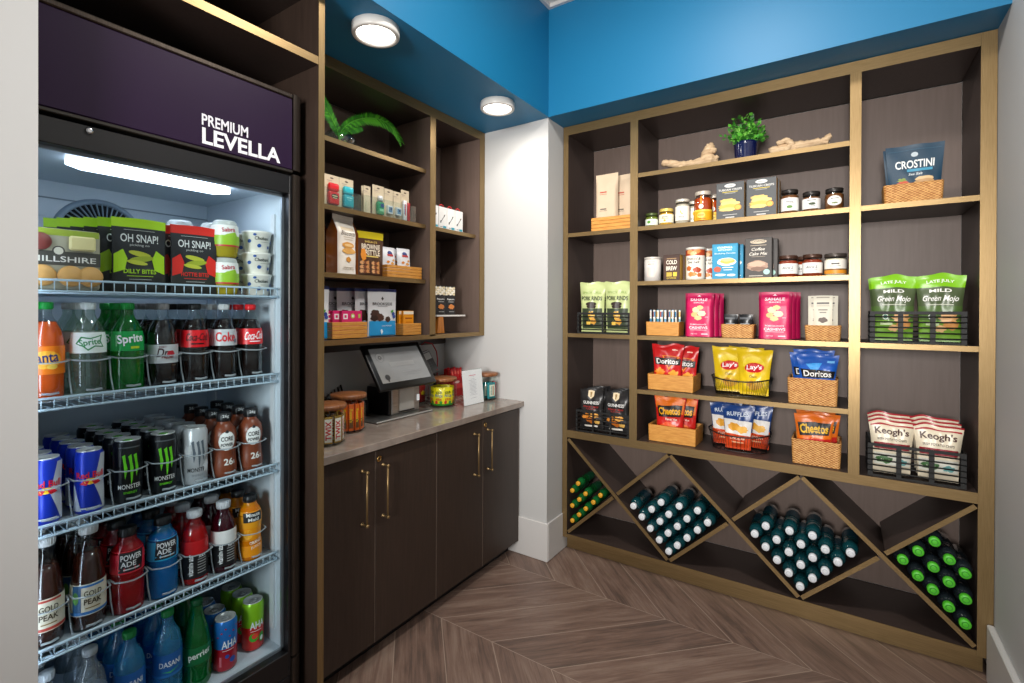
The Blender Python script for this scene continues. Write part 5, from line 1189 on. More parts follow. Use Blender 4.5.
def rack_bottles(spots, y, mk, desc, grp, where):
    sp = []
    order = sorted(spots, key=lambda p: (round((p[0] + p[1]) / .06), p[1]))
    for k, (x, z) in enumerate(spots):
        sp.append(((x, y, z), 0, desc(k, x, z)))
    return place(mk, sp, grp)
def slot(pts, k):
    """describe a place in the lattice: counted along the lower left and lower right boards"""
    x, z = pts[k]; x0 = min(pts, key=lambda p: p[1])
    i = round(((z - x0[1]) - (x - x0[0])) / 2 / .0465); j = round(((z - x0[1]) + (x - x0[0])) / 2 / .0465)
    N = ('first', 'second', 'third', 'fourth', 'fifth', 'sixth', 'seventh')
    return '%s up leftward, %s up rightward' % (N[max(0, i)], N[max(0, j)])
TEALB = mat('#0d3a40', .08, 0, .25, 25, coat=.6)
mkW = lambda lab, loc, rz, grp: lying('water_bottle', lab, 'water bottle', loc, grp, .031, .235, TEALB, '#dfe3e8', wp, .0165, .018, labc='#123a48', cdeco='#cfd4da')
a = place(mkW, [((x - .005, 2.545, z + .006), 0, 'white-capped teal bottle in the left diamond, ' + slot(W1, k)) for k, (x, z) in enumerate(W1)], 'teal water bottles in the left diamond')
src = a[0]
for k, (x, z) in enumerate(W2): dup(src, (x - .002, 2.545, z + .005), 0, 'white-capped teal bottle in the right diamond, ' + slot(W2, k), 'teal water bottles in the right diamond')
mkY = lambda lab, loc, rz, grp: lying('green_glass_bottle', lab, 'glass bottle', loc, grp, .024, .215, mat('#145a2a', .08, 0, .3, 25, coat=.6), '#e3a728', wp, .0125, .012, labc='#1f5a3a', cdeco='#a8701a')
ny = ['lower-left column, %s' % s for s in ('top', 'middle', 'bottom')]
yl = ['leftmost column, third up', 'leftmost column, second up', 'leftmost column, lowest', 'second column, second up', 'second column, lowest', 'third column, second up', 'third column, lowest', 'fourth column, lowest', 'second column, third up', 'fifth column, by the crossing']
place(mkY, [((x + .001, 2.575, z + .009), 0, 'yellow-capped green bottle in the left triangle, ' + yl[k]) for k, (x, z) in enumerate(YEL)], 'yellow-capped green bottles')
gl = ['by the crossing', 'second down the board', 'third down the board', 'fourth down the board', 'lowest of all']
mkG = lambda lab, loc, rz, grp: lying('sparkling_water_bottle', lab, 'sparkling water bottle', loc, grp, .0315, .225, mat('#1c2328', .08, 0, .3, 25, coat=.8), '#4fbe2c', wp, .0185, .020, cdeco='#2f8f1c')
g2 = ['lowest row, ' + s for s in gl] + ['middle row, top left', 'middle row, second down', 'middle row, third down', 'middle row, fourth down'] + ['upper row, top left', 'upper row, second down', 'upper row, third down']
place(mkG, [((min(x + .002, .4055), 2.555, z + .003), 0, 'green-capped clear bottle in the right triangle, ' + g2[k]) for k, (x, z) in enumerate(GR)], 'green-capped sparkling bottles')
# ================================================================ wall cabinet contents (fronts face +X)
R9 = PI / 2
# palm leaves in a glass vase
t = thing('palm_vase', 'cut palm leaf in a round glass vase on the top shelf', 'vase', (-1.955, 1.470, 2.144), 0)
GL = clear('#eef4f2', .14, 0, .0, 1.5)
G().lathe([(.030, .0), (.055, .006), (.074, .035), (.074, .058), (.055, .082), (.040, .092), (.044, .100), (.042, .100), (.037, .091), (.052, .081), (.071, .057), (.071, .036), (.053, .010), (.0001, .008)], GL, 32, cap1=False).obj('glass_vase', t)
g = G(); rnd = random.Random(2); ST = [clear('#d8dcd4', .2, .35), mat('#b9a55a', .5), mat('#8f9a60', .5)]
for k in range(26):
    a = rnd.uniform(0, 2 * PI); r = rnd.uniform(0, .045); M = Matrix.Translation((r * cos(a), r * sin(a), .016 + rnd.uniform(0, .022))) @ Matrix.Scale(rnd.uniform(.6, 1), 4)
    g.lathe([(.0001, -.008), (.006, -.005), (.009, 0), (.006, .005), (.0001, .008)], rnd.choice(ST), 7, M=M, cap0=False, cap1=False)
g.obj('pebbles', t)
PG = [mat('#3d9422', .45), mat('#5cb82e', .45), mat('#2d7a1c', .45)]
def frond(parent, pts, w, n, seed, up=Vector((0, 0, 1))):
    """arching rib with close-set leaflets"""
    rnd = random.Random(seed)
    P = [Vector(p) for p in pts]
    def at(f):
        s = f * (len(P) - 1); i = min(int(s), len(P) - 2); u = s - i
        p0 = P[max(0, i - 1)]; p1 = P[i]; p2 = P[i + 1]; p3 = P[min(len(P) - 1, i + 2)]
        return .5 * ((2 * p1) + (p2 - p0) * u + (2 * p0 - 5 * p1 + 4 * p2 - p3) * u * u + (3 * p1 - p0 - 3 * p2 + p3) * u ** 3)
    g = G(); N = 24; g.tube([at(i / N) for i in range(N + 1)], [.0035 * (1 - .7 * i / N) for i in range(N + 1)], PG[1], 6); g.obj('leaf_rib', parent)
    g = G()
    for i in range(n):
        f = .16 + .83 * i / n; p = at(f); d = (at(min(1, f + .02)) - at(f - .02)).normalized()
        sd = d.cross(Vector((1, 0, .25))).normalized()
        L = w * (sin(PI * min(1, (f - .08) * .95)) ** .55) * rnd.uniform(.9, 1.08)
        for s in (-1, 1):
            q = (sd * s * .80 + d * .65 + Vector((.12 * s, 0, -.10))).normalized(); nn = q.cross(d).normalized(); ww = .0085
            e = p + q * L + Vector((0, 0, -.12 * L))
            m1 = p + q * L * .45
            g.add([p - d * ww * .5, m1 - d * ww + nn * .001, e, m1 + d * ww + nn * .001, p + d * ww * .5], [(0, 1, 4), (1, 3, 4), (1, 2, 3)], rnd.choice(PG), False)
    g.obj('leaflets', parent)
frond(t, [(0, .0, .035), (0.0, .012, .10), (0, .075, .160), (0, .165, .206), (0, .245, .222), (0, .315, .212), (0, .365, .180), (0, .388, .152)], .056, 40, 3)
frond(t, [(0, 0, .04), (.0, -.015, .09), (.0, -.055, .15), (.0, -.085, .185), (0, -.10, .20)], .050, 22, 5)
frond(t, [(0, 0, .04), (.0, .02, .095), (.0, .07, .13), (.0, .115, .150)], .040, 16, 7)
# toiletries in clear bins
Z = 1.852
AC = clear('#f4f8f7', .07, .02)
def bin_(label, loc, w, d, h):
    t = thing('clear_bin', label, 'storage bin', loc, R9, 'clear acrylic bins')
    g = G().box(-w / 2, w / 2, -d / 2, -d / 2 + .003, .003, h, AC).box(-w / 2, w / 2, d / 2 - .003, d / 2, .003, h, AC).box(-w / 2, -w / 2 + .003, -d / 2 + .003, d / 2 - .003, .003, h, AC).box(w / 2 - .003, w / 2, -d / 2 + .003, d / 2 - .003, .003, h, AC).box(-w / 2, w / 2, -d / 2, d / 2, 0, .003, AC)
    g.obj('bin_walls', t); return t
bin_('clear bin holding the two deodorants, nearer the fridge', (-1.905, 1.381, Z), .262, .10, .080)
bin_('long clear bin of hanging toiletry cards', (-1.910, 1.700, Z), .325, .12, .085)
def card(name, lab, cat, y, x, h, w, cc='#cfc0a4', item=None, grp='toiletry cards'):
    t = thing(name, lab, cat, (x, y, Z + .004), R9, grp)
    g = G().box(-w / 2, w / 2, -.0008, .0008, 0, h, mat(cc, .7), 0); g.deco(flat(-.0008), [('e', 0, h - .014, .009, .0035, '#5a4a40'), ('r', -.012, h - .026, .026, .003, '#a8978a'), ('r', -.006, h - .033, .034, .0015, '#b8a898')], step=0)
    g.obj('backing_card', t)
    if item: item(t)
    return t
def deo(col, cap):
    def f(t):
        g = G(); prof = [(-.027, 0), (.027, 0)]
        g.box(-.027, .027, -.024, -.002, .008, .066, mat(col, .3), .008, seg=3).obj('deodorant', t)
        g = G().box(-.0265, .0265, -.0235, -.0025, .0665, .104, mat(cap, .3), .0095, seg=3); g.obj('deodorant_cap', t)
    return f
def red(t):
    deo('#d31f26', '#d8262c')(t); G().deco(flat(-.024), [('e', 0, .044, .018, .011, '#1b1b1f'), ('r', 0, .046, .026, .005, '#d9c9a0'), ('r', 0, .037, .020, .003, '#d9c9a0')], step=0).obj('print', t)
def cya(t):
    deo('#19a9bd', '#35bccb')(t); G().deco(flat(-.024), [('r', 0, .052, .030, .006, '#8fe0e6'), ('r', 0, .042, .024, .003, '#8fe0e6')], step=0).obj('print', t)
card('deodorant_pack', 'red deodorant on a cream hanging card', 'deodorant', 1.378, -1.888, .142, .076, item=red)
card('deodorant_pack', 'turquoise deodorant on a cream hanging card', 'deodorant', 1.456, -1.888, .142, .076, item=cya)
card('deodorant_pack', 'red deodorant pack half hidden behind the cabinet edge', 'deodorant', 1.300, -1.888, .142, .070, item=red)
card('toiletry_card', 'plain cream toiletry card behind the red deodorant', 'toiletry card', 1.398, -1.925, .146, .074)
card('toiletry_card', 'plain cream toiletry card behind the turquoise deodorant', 'toiletry card', 1.476, -1.925, .142, .074)
def gbot(t):
    g = G().box(-.021, .021, -.026, -.003, .004, .070, mat('#1f9a6a', .2), .009, seg=3); g.obj('lotion_bottle', t)
    M = Matrix.Translation((0, -.0145, 0)); G().lathe([(.013, .070), (.013, .094), (.010, .097)], mat('#e4e8ea', .3), 16, M=M).obj('flip_cap', t)
    G().deco(flat(-.026), [('e', .004, .050, .012, .010, '#1d4a8a'), ('r', 0, .028, .026, .012, '#7fd0a8')], step=0).obj('print', t)
def bluebox(t):
    g = G().box(-.017, .017, -.016, -.002, .022, .062, mat('#d8e2ea', .4), .001); g.deco(flat(-.016), [('r', 0, .042, .024, .026, '#5d8fb8'), ('r', .004, .046, .010, .012, '#1f3f6a')], step=0); g.obj('small_box', t)
def tubes(t):
    g = G().box(-.024, .0, -.018, -.004, .004, .108, mat('#e9e9ee', .3), .004, seg=2); g.deco(flat(-.018), [('r', -.012, .06, .005, .06, '#c8323a'), ('r', -.018, .06, .004, .05, '#4a5fa0')], step=0); g.obj('tube', t)
    G().box(.004, .022, -.018, -.004, .004, .100, mat('#b8202c', .3), .004, seg=2).obj('red_tube', t)
for k, (y, x, h, w, it, lab) in enumerate(((1.572, -1.885, .134, .040, None, 'narrow cream card at the left end of the long bin'), (1.596, -1.925, .142, .050, None, 'cream card leaning behind the green lotion bottle'), (1.640, -1.885, .150, .072, gbot, 'cream card with a green lotion bottle'),
                                         (1.706, -1.885, .146, .054, bluebox, 'cream card with a small blue box, left of two'), (1.763, -1.885, .144, .050, bluebox, 'cream card with a small blue box, right of two'), (1.740, -1.925, .158, .044, None, 'tall cream card behind the small blue boxes'), (1.822, -1.890, .164, .056, tubes, 'cream card with white and red tubes, right end of the bin'), (1.785, -1.93, .158, .040, None, 'tall cream card near the right end of the long bin'))):
    card('toiletry_card', lab, 'toiletry card', y, x, h, w, item=it)
# cable boxes in the right bay
def cab(lab, loc, rz, grp):
    t = thing('cable_box', lab, 'cable box', loc, rz, grp)
    g = G().box(-.033, .033, -.012, .012, 0, .125, mat('#e9e8e6', .4), .001)
    g.deco(flat(-.012), [('t', 'TYPE C', -.006, .110, .034, .006, '#c8323a'), ('r', -.012, .098, .024, .002, '#888'), ('p', [(-.020, .040), (-.016, .040), (.018, .080), (.014, .082)], '#2a2a2c'), ('p', [(.004, .066), (.014, .074), (.018, .086), (.008, .080)], '#2a2a2c'), ('p', [(-.024, .034), (-.014, .036), (-.014, .048), (-.022, .046)], '#2a2a2c'), ('r', .014, .014, .028, .012, '#2a9ab0'), ('r', -.014, .014, .020, .004, '#888')][2:] , step=0)
    g.obj('carton', t)
    G().tube([(-.018, 0, .125), (-.014, 0, .136), (.0, 0, .141), (.014, 0, .136), (.018, 0, .125)], .0028, mat('#d5282e', .4), 6).obj('hang_loop', t)
    return t
place(cab, [((-1.875, 2.017 + .0705 * k, 1.853), R9, 'white charging cable box with red loop, ' + ('leftmost', 'second from left', 'third from left', 'rightmost')[k] + ' of four') for k in range(4)], 'charging cable boxes')
# middle shelf
Z = 1.561
bd = [('r', 0, .232, .060, .004, '#b8b0a2'), ('r', 0, .205, .080, .014, '#d9c9ae'), ('t', 'Biscotti', 0, .184, .082, .020, '#6a5a4a', {'sh': .3}), ('r', 0, .166, .06, .0025, '#b8a890'), ('r', 0, .156, .05, .0025, '#b8a890'), ('e', -.002, .130, .036, .014, '#d99a4a', {'wob': .08}), ('e', .002, .104, .040, .013, '#e3ab5c', {'wob': .08}), ('e', 0, .130, .024, .006, '#f0c88a'), ('e', .0, .066, .014, .012, '#c8862c', {'wob': .15}), ('r', 0, .030, .06, .003, '#a89a86'), ('r', 0, .022, .07, .002, '#a89a86')]
def bis(lab, loc, rz, grp):
    t = bag('biscotti_bag', lab, 'biscotti bag', loc, rz, grp, .124, .268, .070, '#ece6dc', bd, kind='gusset', seed=7, crk=.003, rough=.45)
    g = G()
    for s in (-1, 1): g.add([(s * .0625, -.034, .002), (s * .0635, .034, .002), (s * .0645, .034, .19), (s * .0635, -.034, .19), (s * .0615, .002, .245), (s * .0615, -.004, .245)], [(0, 1, 2, 3), (3, 2, 4, 5)], mat('#8a4c1c', .25, 0, .2))
    g.obj('brown_gusset', t); return t
place(bis, [((-1.895, 1.442, Z), R9 + .12, 'white biscotti bag with brown sides, front of the middle shelf'), ((-1.975, 1.335, Z), R9, 'white biscotti bag half hidden behind the cabinet edge')], 'biscotti bags')
br = [('t', 'BROWNIE', 0, .140, .108, .026, '#ece0cc', {'b': .06}), ('t', 'BRITTLE', 0, .112, .104, .026, '#ece0cc', {'b': .06}), ('t', "SHEILA G'S", 0, .164, .070, .010, '#e3c56a', {'b': .03}), ('r', 0, .094, .08, .006, '#e3c56a')] + [('e', -.055 + .0155 * (k % 8), .022 + .020 * (k // 8), .011, .009, ['#d9a06a', '#7c4526', '#c98a52', '#4a2817'][k % 4], {'wob': .2}) for k in range(24)] + [('e', -.048, .10, .014, .030, '#e08a1e', {'wob': .1})]
place(lambda lab, loc, rz, grp: bag('brownie_snack_pouch', lab, 'snack pouch', loc, rz, grp, .150, .212, .032, [(0, .85, '#4f3324'), (.85, 1, '#d8c41c')], br, kind='pouch', seed=4, crk=.003), [((-1.885, 1.592, Z), R9 - .05, 'brown and yellow brownie snack pouch, front'), ((-1.930, 1.585, Z), R9 - .05, 'brown and yellow brownie snack pouch, behind the front one')], 'brownie snack pouches')
def bbox2(label, y, w, h, x=-1.895, d=.10): return wood_box(label, (x, y, Z), R9, 'bamboo boxes', w, d, h)
bbox2('wide bamboo box of small snack bags, middle shelf', 1.783, .238, .062)
wf = [('e', 0, .112, .016, .014, '#1f2f6a'), ('r', 0, .104, .040, .010, '#b8322c'), ('r', 0, .121, .012, .010, '#2a3f8a'), ('e', -.016, .070, .010, .006, '#d98a3a', {'wob': .2}), ('e', .012, .064, .012, .006, '#e3a04a', {'wob': .2}), ('e', .0, .050, .010, .005, '#d98a3a', {'wob': .2}), ('e', .020, .080, .008, .005, '#e3a04a'), ('r', .0, .034, .03, .003, '#3a4a8a')]
place(lambda lab, loc, rz, grp: bag('wafer_bag', lab, 'snack bag', loc, rz, grp, .086, .145, .024, '#e6e8ee', wf, kind='gusset', seed=5, crk=.003, nu=10, nv=14), [((-1.878, 1.806, Z + .010), R9 - .03, 'small white and blue snack bag, right in the bamboo box', -.06), ((-1.892, 1.716, Z + .008), R9 + .04, 'small white and blue snack bag, left in the bamboo box', -.04), ((-1.925, 1.76, Z + .008), R9, 'small white and blue snack bag, back in the bamboo box')], 'small white and blue snack bags')
# bottom shelf
Z = 1.271
bbox2('bamboo box of pink chocolate bars, bottom shelf', 1.440, .190, .074, x=-1.885)
def pkb(lab, loc, rz, grp):
    t = thing('chocolate_box', lab, 'chocolate box', loc, rz, grp)
    g = G().box(-.056, .056, -.008, .008, 0, .118, mat('#d3226a', .4), .001)
    g.deco(flat(-.008), [('r', -.036, .092, .024, .024, '#f2eef0'), ('r', -.036, .092, .012, .012, '#d3226a'), ('e', .004, .094, .011, .011, '#b8c85a'), ('e', .004, .094, .006, .006, '#f2eef0'), ('r', .040, .094, .012, .018, '#b8c85a'), ('t', 'chocolate', .010, .066, .060, .012, '#a8124e', {'sh': .3})], step=0); g.obj('carton', t); return t
place(pkb, [((-1.868, 1.468, Z + .006), R9, 'pink chocolate box, frontmost in the bamboo box'), ((-1.888, 1.436, Z + .006), R9, 'pink chocolate box, second in the bamboo box'), ((-1.908, 1.412, Z + .006), R9, 'pink chocolate box, rearmost in the bamboo box')], 'pink chocolate boxes')
ch = [('p', [(-.080, .0745), (.080, .0745), (.080, .003), (-.080, .003)], '#1f93d0'), ('t', 'BROOKSIDE', 0, .158, .118, .014, '#2a2a2c', {'b': .03}), ('p', [(-.008, .184), (0, .194), (.008, .184), (0, .174)], '#3a3a3c'), ('r', 0, .146, .06, .003, '#9a9a9e'),
      ('e', -.046, .108, .026, .022, '#3a1f16', {'wob': .12}), ('e', -.020, .092, .024, .018, '#4a2a1e', {'wob': .12}), ('e', -.052, .088, .022, .014, '#2a150e', {'wob': .12}), ('e', .028, .082, .017, .014, '#3a1f16', {'wob': .1}), ('e', .066, .108, .010, .010, '#1f3a8a'), ('e', .058, .122, .010, .006, '#4a9a3a', {'rot': .5}), ('e', .070, .096, .010, .009, '#2a4a9a'), ('t', 'DARK CHOCOLATE', .020, .050, .060, .006, '#e8f4fa'), ('p', [(-.02, .03), (-.012, .036), (-.004, .024), (-.014, .006)], '#dff0f8')]
place(lambda lab, loc, rz, grp: bag('chocolate_pouch', lab, 'chocolate pouch', loc, rz, grp, .170, .232, .026, [(0, .95, '#d3d5d9'), (.95, 1, '#1c2a6a')], ch, kind='pouch', seed=9, crk=.003), [((-1.880, 1.662, Z), R9 - .06, 'silver and blue chocolate pouch, frontmost'), ((-1.914, 1.615, Z), R9 - .06, 'silver and blue chocolate pouch, second behind the front one'), ((-1.956, 1.545, Z), R9 - .06, 'silver and blue chocolate pouch, third, above the pink boxes'), ((-1.996, 1.475, Z), R9 - .06, 'silver and blue chocolate pouch, rearmost, above the pink boxes'), ((-1.878, 1.272, Z), R9, 'silver and blue chocolate pouch, cut off by the cabinet edge')], 'silver and blue chocolate pouches')
bbox2('small bamboo box of orange bars, right end of the bottom shelf', 1.825, .128, .060, x=-1.885)
def orb(lab, loc, rz, grp):
    t = thing('orange_bar_box', lab, 'snack box', loc, rz, grp)
    g = G().box(-.036, .036, -.008, .008, 0, .118, mat('#e8961a', .4), .001)
    g.deco(flat(-.008), [('r', 0, .108, .070, .016, '#efe6d2'), ('t', 'Justin', 0, .080, .048, .012, '#7a3a10', {'sh': .2}), ('r', 0, .060, .04, .003, '#b86a10'), ('r', 0, .052, .03, .003, '#b86a10')][:1] + [('r', 0, .080, .048, .006, '#9a4a12'), ('r', 0, .060, .04, .003, '#b86a10')], step=0); g.obj('carton', t); return t
place(orb, [((-1.868, 1.822, Z + .006), R9, 'orange bar box, front in the small bamboo box'), ((-1.888, 1.810, Z + .006), R9, 'orange bar box, behind the front one')], 'orange bar boxes')
# right bay: riser with popcorn pouches
t = thing('shelf_riser', 'small white shelf riser on an orange wooden block', 'riser', (-1.90, 2.150, Z), R9)
G().box(-.125, .122, -.050, .050, .092, .101, mat('#dedbd6', .3), .001).obj('riser_top', t)
g = G().add([(-.118, -.048, 0), (-.060, -.048, 0), (-.060, .04, 0), (-.118, .04, 0), (-.108, -.048, .0915), (-.070, -.048, .0915), (-.070, .04, .0915), (-.108, .04, .0915)], [(3, 2, 1, 0), (4, 5, 6, 7), (0, 1, 5, 4), (1, 2, 6, 5), (2, 3, 7, 6), (3, 0, 4, 7)], grain('orange_wood', '#a8601c', '#c9802c', (8, 8, 1), 10, .45)); g.obj('wooden_block', t)
pc = [('e', -.030 + .015 * (k % 5), .118 + .011 * (k // 5) + .003 * (k % 2), .009, .007, ['#efe6d0', '#e3d2a8', '#f4eee0'][k % 3], {'wob': .25}) for k in range(20)] + [('t', 'Popcorn', 0, .088, .056, .012, '#f0f0ee', {'b': .04}), ('r', 0, .074, .04, .003, '#b9b9b6'), ('e', .0, .046, .022, .014, '#c97a3a', {'wob': .2}), ('r', 0, .018, .04, .003, '#9a9a98')]
place(lambda lab, loc, rz, grp: bag('popcorn_pouch', lab, 'popcorn pouch', loc, rz, grp, .085, .165, .028, '#1d1c1e', pc, kind='pouch', seed=3, crk=.002, nu=10, nv=14, rough=.5), [((-1.885, 2.086 , Z + .1015), R9 - .1, 'black popcorn pouch, left of the front two'), ((-1.885, 2.172, Z + .1015), R9 - .1, 'black popcorn pouch, right of the front two'), ((-1.920, 2.050, Z + .1015), R9, 'black popcorn pouch behind the left front one'), ((-1.922, 2.135, Z + .1015), R9, 'black popcorn pouch behind the right front one')], 'black popcorn pouches')

# ================================================================ on the counter
Z = .8792
LIDW = grain('walnut_lid', '#6a3c20', '#9a6238', (2, 18, 2), 8, .4, 0, .05)
CG = clear('#fbfdfc', .04, 0, .0, 1.35)
def cjar(label, loc, R, Ht, tint='#eef4f2'):
    t = thing('candy_jar', label, 'jar', loc, 0, 'glass jars with wooden lids')
    G().lathe([(R * .9, 0), (R, .006), (R * 1.0, Ht * .72), (R * .90, Ht * .80), (R * .90, Ht * .88), (R * .90 - .003, Ht * .88), (R * .90 - .003, Ht * .80), (R - .0035, Ht * .715), (R - .0035, .010), (.0001, .008)], CG, 40, cap1=False).obj('glass_jar', t)
    g = G().lathe([(R * .80, Ht * .875), (R * .80, Ht * .885), (R * .98, Ht * .89), (R * 1.02, Ht * .91), (R * 1.02, Ht * .97), (R * .98, Ht), (.0001, Ht)], LIDW, 40, cap1=False); g.obj('wooden_lid', t)
    return t
def bars(center, R, specs, n, seed, mk, zoff=.010, layers=1, dz=.03, lean=.16, rows=None):
    rnd = random.Random(seed)
T1 = (-1.668, 1.196)
cjar('wooden-lidded glass jar of twin caramel bars, nearest the fridge', (T1[0], T1[1], Z), .074, .154)
def twix(lab, loc, rz, grp):
    t = thing('caramel_bar', lab, 'candy bar', loc, rz, grp)
    g = G().box(-.015, .015, -.0045, .0045, 0, .102, mat('#c9a24a', .25, .5, .1), .002)
    g.deco(flat(-.0045), [('r', 0, .050, .027, .088, '#f2eee8'), ('t', 'TWIX', 0, .050, .072, .021, '#d01a22', {'b': .08, 'rot': R9})], step=0)
    g.deco(lambda u, v, off=0: (-u, .0045 + off, v), [('r', 0, .046, .024, .064, '#c8a050'), ('r', 0, .046, .010, .060, '#7a4a1e')], step=0)
    g.obj('wrapper', t); return t
sp = []; rnd = random.Random(4)
words9 = ['facing the room', 'turned to the fridge', 'behind the front bars', 'at the back of the jar', 'by the wall side', 'leaning at the left', 'leaning at the right', 'in the middle', 'half hidden in the middle', 'at the rear left']
pos = [(.058, 2 * PI * k / 10 - .5) for k in range(10)] + [(.028, 2 * PI * k / 5) for k in range(5)]
for rr, a in pos:
    sp.append(((T1[0] + rr * cos(a), T1[1] + rr * sin(a), Z + .0105), a + R9 + rnd.uniform(-.15, .15), 'gold caramel bar with red lettering, one of the bars in the jar nearest the fridge'))
place(twix, sp, 'caramel bars in the glass jar')
T2 = (-1.765, 1.375)
cjar('wooden-lidded glass jar of orange peanut butter sticks', (T2[0], T2[1], Z), .074, .160)
def reese(lab, loc, rz, grp):
    t = thing('peanut_butter_stick', lab, 'candy bar', loc, rz, grp)
    g = G().box(-.0105, .0105, -.005, .005, 0, .112, mat('#ee6a18', .3), .002)
    g.deco(flat(-.005), [('r', 0, .030, .016, .036, '#7a4a18'), ('t', "Reese's", 0, .064, .056, .013, '#f6c81e', {'b': .08, 'rot': -R9})], step=0); g.obj('wrapper', t); return t
sp = []
for k in range(23):
    rr = .059 if k < 15 else .034; a = 2 * PI * k / 15 - .9 if k < 15 else 2 * PI * (k - 15) / 8
    sp.append(((T2[0] + rr * cos(a), T2[1] + rr * sin(a), Z + .0105), a + R9, 'orange peanut butter stick, one of the sticks in the orange-filled jar'))
place(reese, sp, 'peanut butter sticks in the glass jar')
T3 = (-1.806, 2.022)
cjar('wooden-lidded glass jar of bright yellow sour candy packs', (T3[0], T3[1], Z), .078, .155)
sk = [('r', 0, .078, .046, .012, '#2a7a2c'), ('t', 'SOUR', 0, .070, .038, .014, '#123a16', {'b': .08, 'rot': .1}), ('t', 'PATCH', 0, .052, .042, .014, '#1d5a9a', {'b': .08, 'rot': -.08}), ('t', 'KIDS', 0, .034, .034, .012, '#c8281e', {'b': .08}), ('e', -.014, .018, .008, .010, '#d8342a', {'wob': .2}), ('e', .012, .018, .008, .009, '#3aa03a', {'wob': .2})][1:]
mk_s = lambda lab, loc, rz, grp: bag('sour_candy_pack', lab, 'candy pack', loc, rz, grp, .062, .098, .015, [(0, .12, '#2f9a2c'), (.12, 1, '#ecdc1a')], sk, seed=2, crk=.002, nu=8, nv=10)
sp = []
for k in range(8):
    a = 2 * PI * k / 8 - .35; sp.append(((T3[0] + .056 * cos(a), T3[1] + .056 * sin(a), Z + .0105), a + R9, 'yellow sour candy pack, one of the packs in the yellow-filled jar'))
place(mk_s, sp, 'sour candy packs in the glass jar')
T5 = (-1.905, 1.900)
cjar('wooden-lidded glass jar of red sweets, behind the yellow-filled jar', (-1.975, 2.000, Z), .058, .150)
sp = []
for k in range(7):
    a = 2 * PI * k / 7; sp.append(((-1.975 + .040 * cos(a), 2.000 + .040 * sin(a), Z + .0105), a + R9, 'dark red candy pack, one of the packs in the rear jar'))
def redp(lab, loc, rz, grp):
    return bag('red_candy_pack', lab, 'candy pack', loc, rz, grp, .050, .092, .012, '#9a1a1e', [('e', 0, .05, .016, .012, '#e8c81e', {'wob': .2})], seed=2, crk=.002, nu=8, nv=8)
place(redp, sp, 'dark red candy packs')
T4 = (-1.722, 2.318)
cjar('wooden-lidded glass jar with teal and pink packs, by the white wall', (T4[0], T4[1], Z), .062, .156)
def teal(lab, loc, rz, grp, c='#0f7f88', c2='#e9ecd8', w=.058):
    t = thing('gum_pack', lab, 'gum pack', loc, rz, grp)
    g = G().box(-w / 2, w / 2, -.007, .007, 0, .092, mat(c, .35), .003); g.deco(flat(-.007), [('r', 0, .046, w * .72, .066, c2), ('t', 'mints', -w * .12, .046, .05, .012, c, {'rot': R9, 'b': .05}), ('r', w * .14, .046, .008, .054, '#a8522c')], step=0); g.obj('carton', t); return t
teal('teal mint pack with cream label in the jar by the white wall', (T4[0] + .038, T4[1] - .012, Z + .0105), R9 - .15, None)
teal('teal mint pack, rear, in the jar by the white wall', (T4[0] + .0, T4[1] - .010, Z + .0105), R9 - .1, None)
teal('coral pink mint pack in the jar by the white wall', (T4[0] + .020, T4[1] + .040, Z + .0105), R9 + .9, None, '#cf4a52', '#e88a8a', .036)
# notice in a clear stand
t = thing('counter_notice', 'white printed notice in a clear stand on the counter', 'sign', (-1.690, 2.152, Z), R9 - .04, None, rx=-.10)
G().box(-.083, .083, -.0035, -.0028, .0015, .190, mat('#f3f0f6', .6, 0, 0)).obj('paper', t)
G().box(-.085, .085, -.0026, -.0005, .0, .193, AC).box(-.085, .085, -.0060, -.0040, .0, .193, CG).box(-.085, .085, -.006, .05, -.0, .002, AC).obj('clear_stand', t)
g = G(); it = [('r', 0, .160, .056, .0035, '#d2607a'), ('r', 0, .151, .030, .0016, '#b9b6c0')]
for k in range(13): it.append(('r', 0, .140 - .0072 * k, .034 + .030 * abs(sin(k * 1.7)), .0016, '#a9a6b4'))
g.deco(lambda u, v, off=0: (u, -.0036 - off * .2, v), it + [('r', .0, .036, .05, .0016, '#a9a6b4')], step=0); g.obj('print', t)
# point-of-sale terminal
t = thing('payment_terminal', 'tilted touch-screen till on a silver stand on the counter', 'till', (0, 0, 0))
G().box(-1.995, -1.745, 1.515, 1.885, Z, Z + .010, STEEL, .004).obj('base_plate', t)
g = G().box(-1.965, -1.800, 1.655, 1.842, Z + .011, 1.030, STEEL, .004).box(-1.965, -1.805, 1.640, 1.6548, Z + .011, 1.020, BLACK, .003); g.obj('printer_body', t)
G().box(-1.7999, -1.797, 1.700, 1.800, Z + .026, 1.012, mat('#b5b3ae', .45)).box(-1.7999, -1.796, 1.698, 1.802, Z + .018, Z + .0245, BLACK).obj('paper_door', t)
G().box(-1.7999, -1.7955, 1.822, 1.836, Z + .060, Z + .090, mat('#e9ecef', .3, emit=.4)).obj('status_light', t)
G().tube([(-1.83, 1.66, 1.02), (-1.80, 1.655, 1.035)], .013, mat('#3a0d10', .2), 10).obj('scanner_eye', t)
yc, w, hh = 1.716, .376, .246
M = Matrix.Translation((-1.735, yc, 1.030)) @ Matrix.Rotation(R9, 4, 'Z') @ Matrix.Rotation(-.60, 4, 'X')
sc = G().box(-w / 2, w / 2, 0, .020, 0, hh, BLACK, .007, M=M, seg=2).obj('screen_housing', t)
Ssc = lambda u, v, off=0: tuple(M @ Vector((u, -off, v)))
g = G().deco(Ssc, [('r', .002, hh / 2 + .004, w - .056, hh - .060, mat('#7f8182', .10, 0, .02, 4, emit=.10))], step=0, base=.0006); g.obj('display', sc)
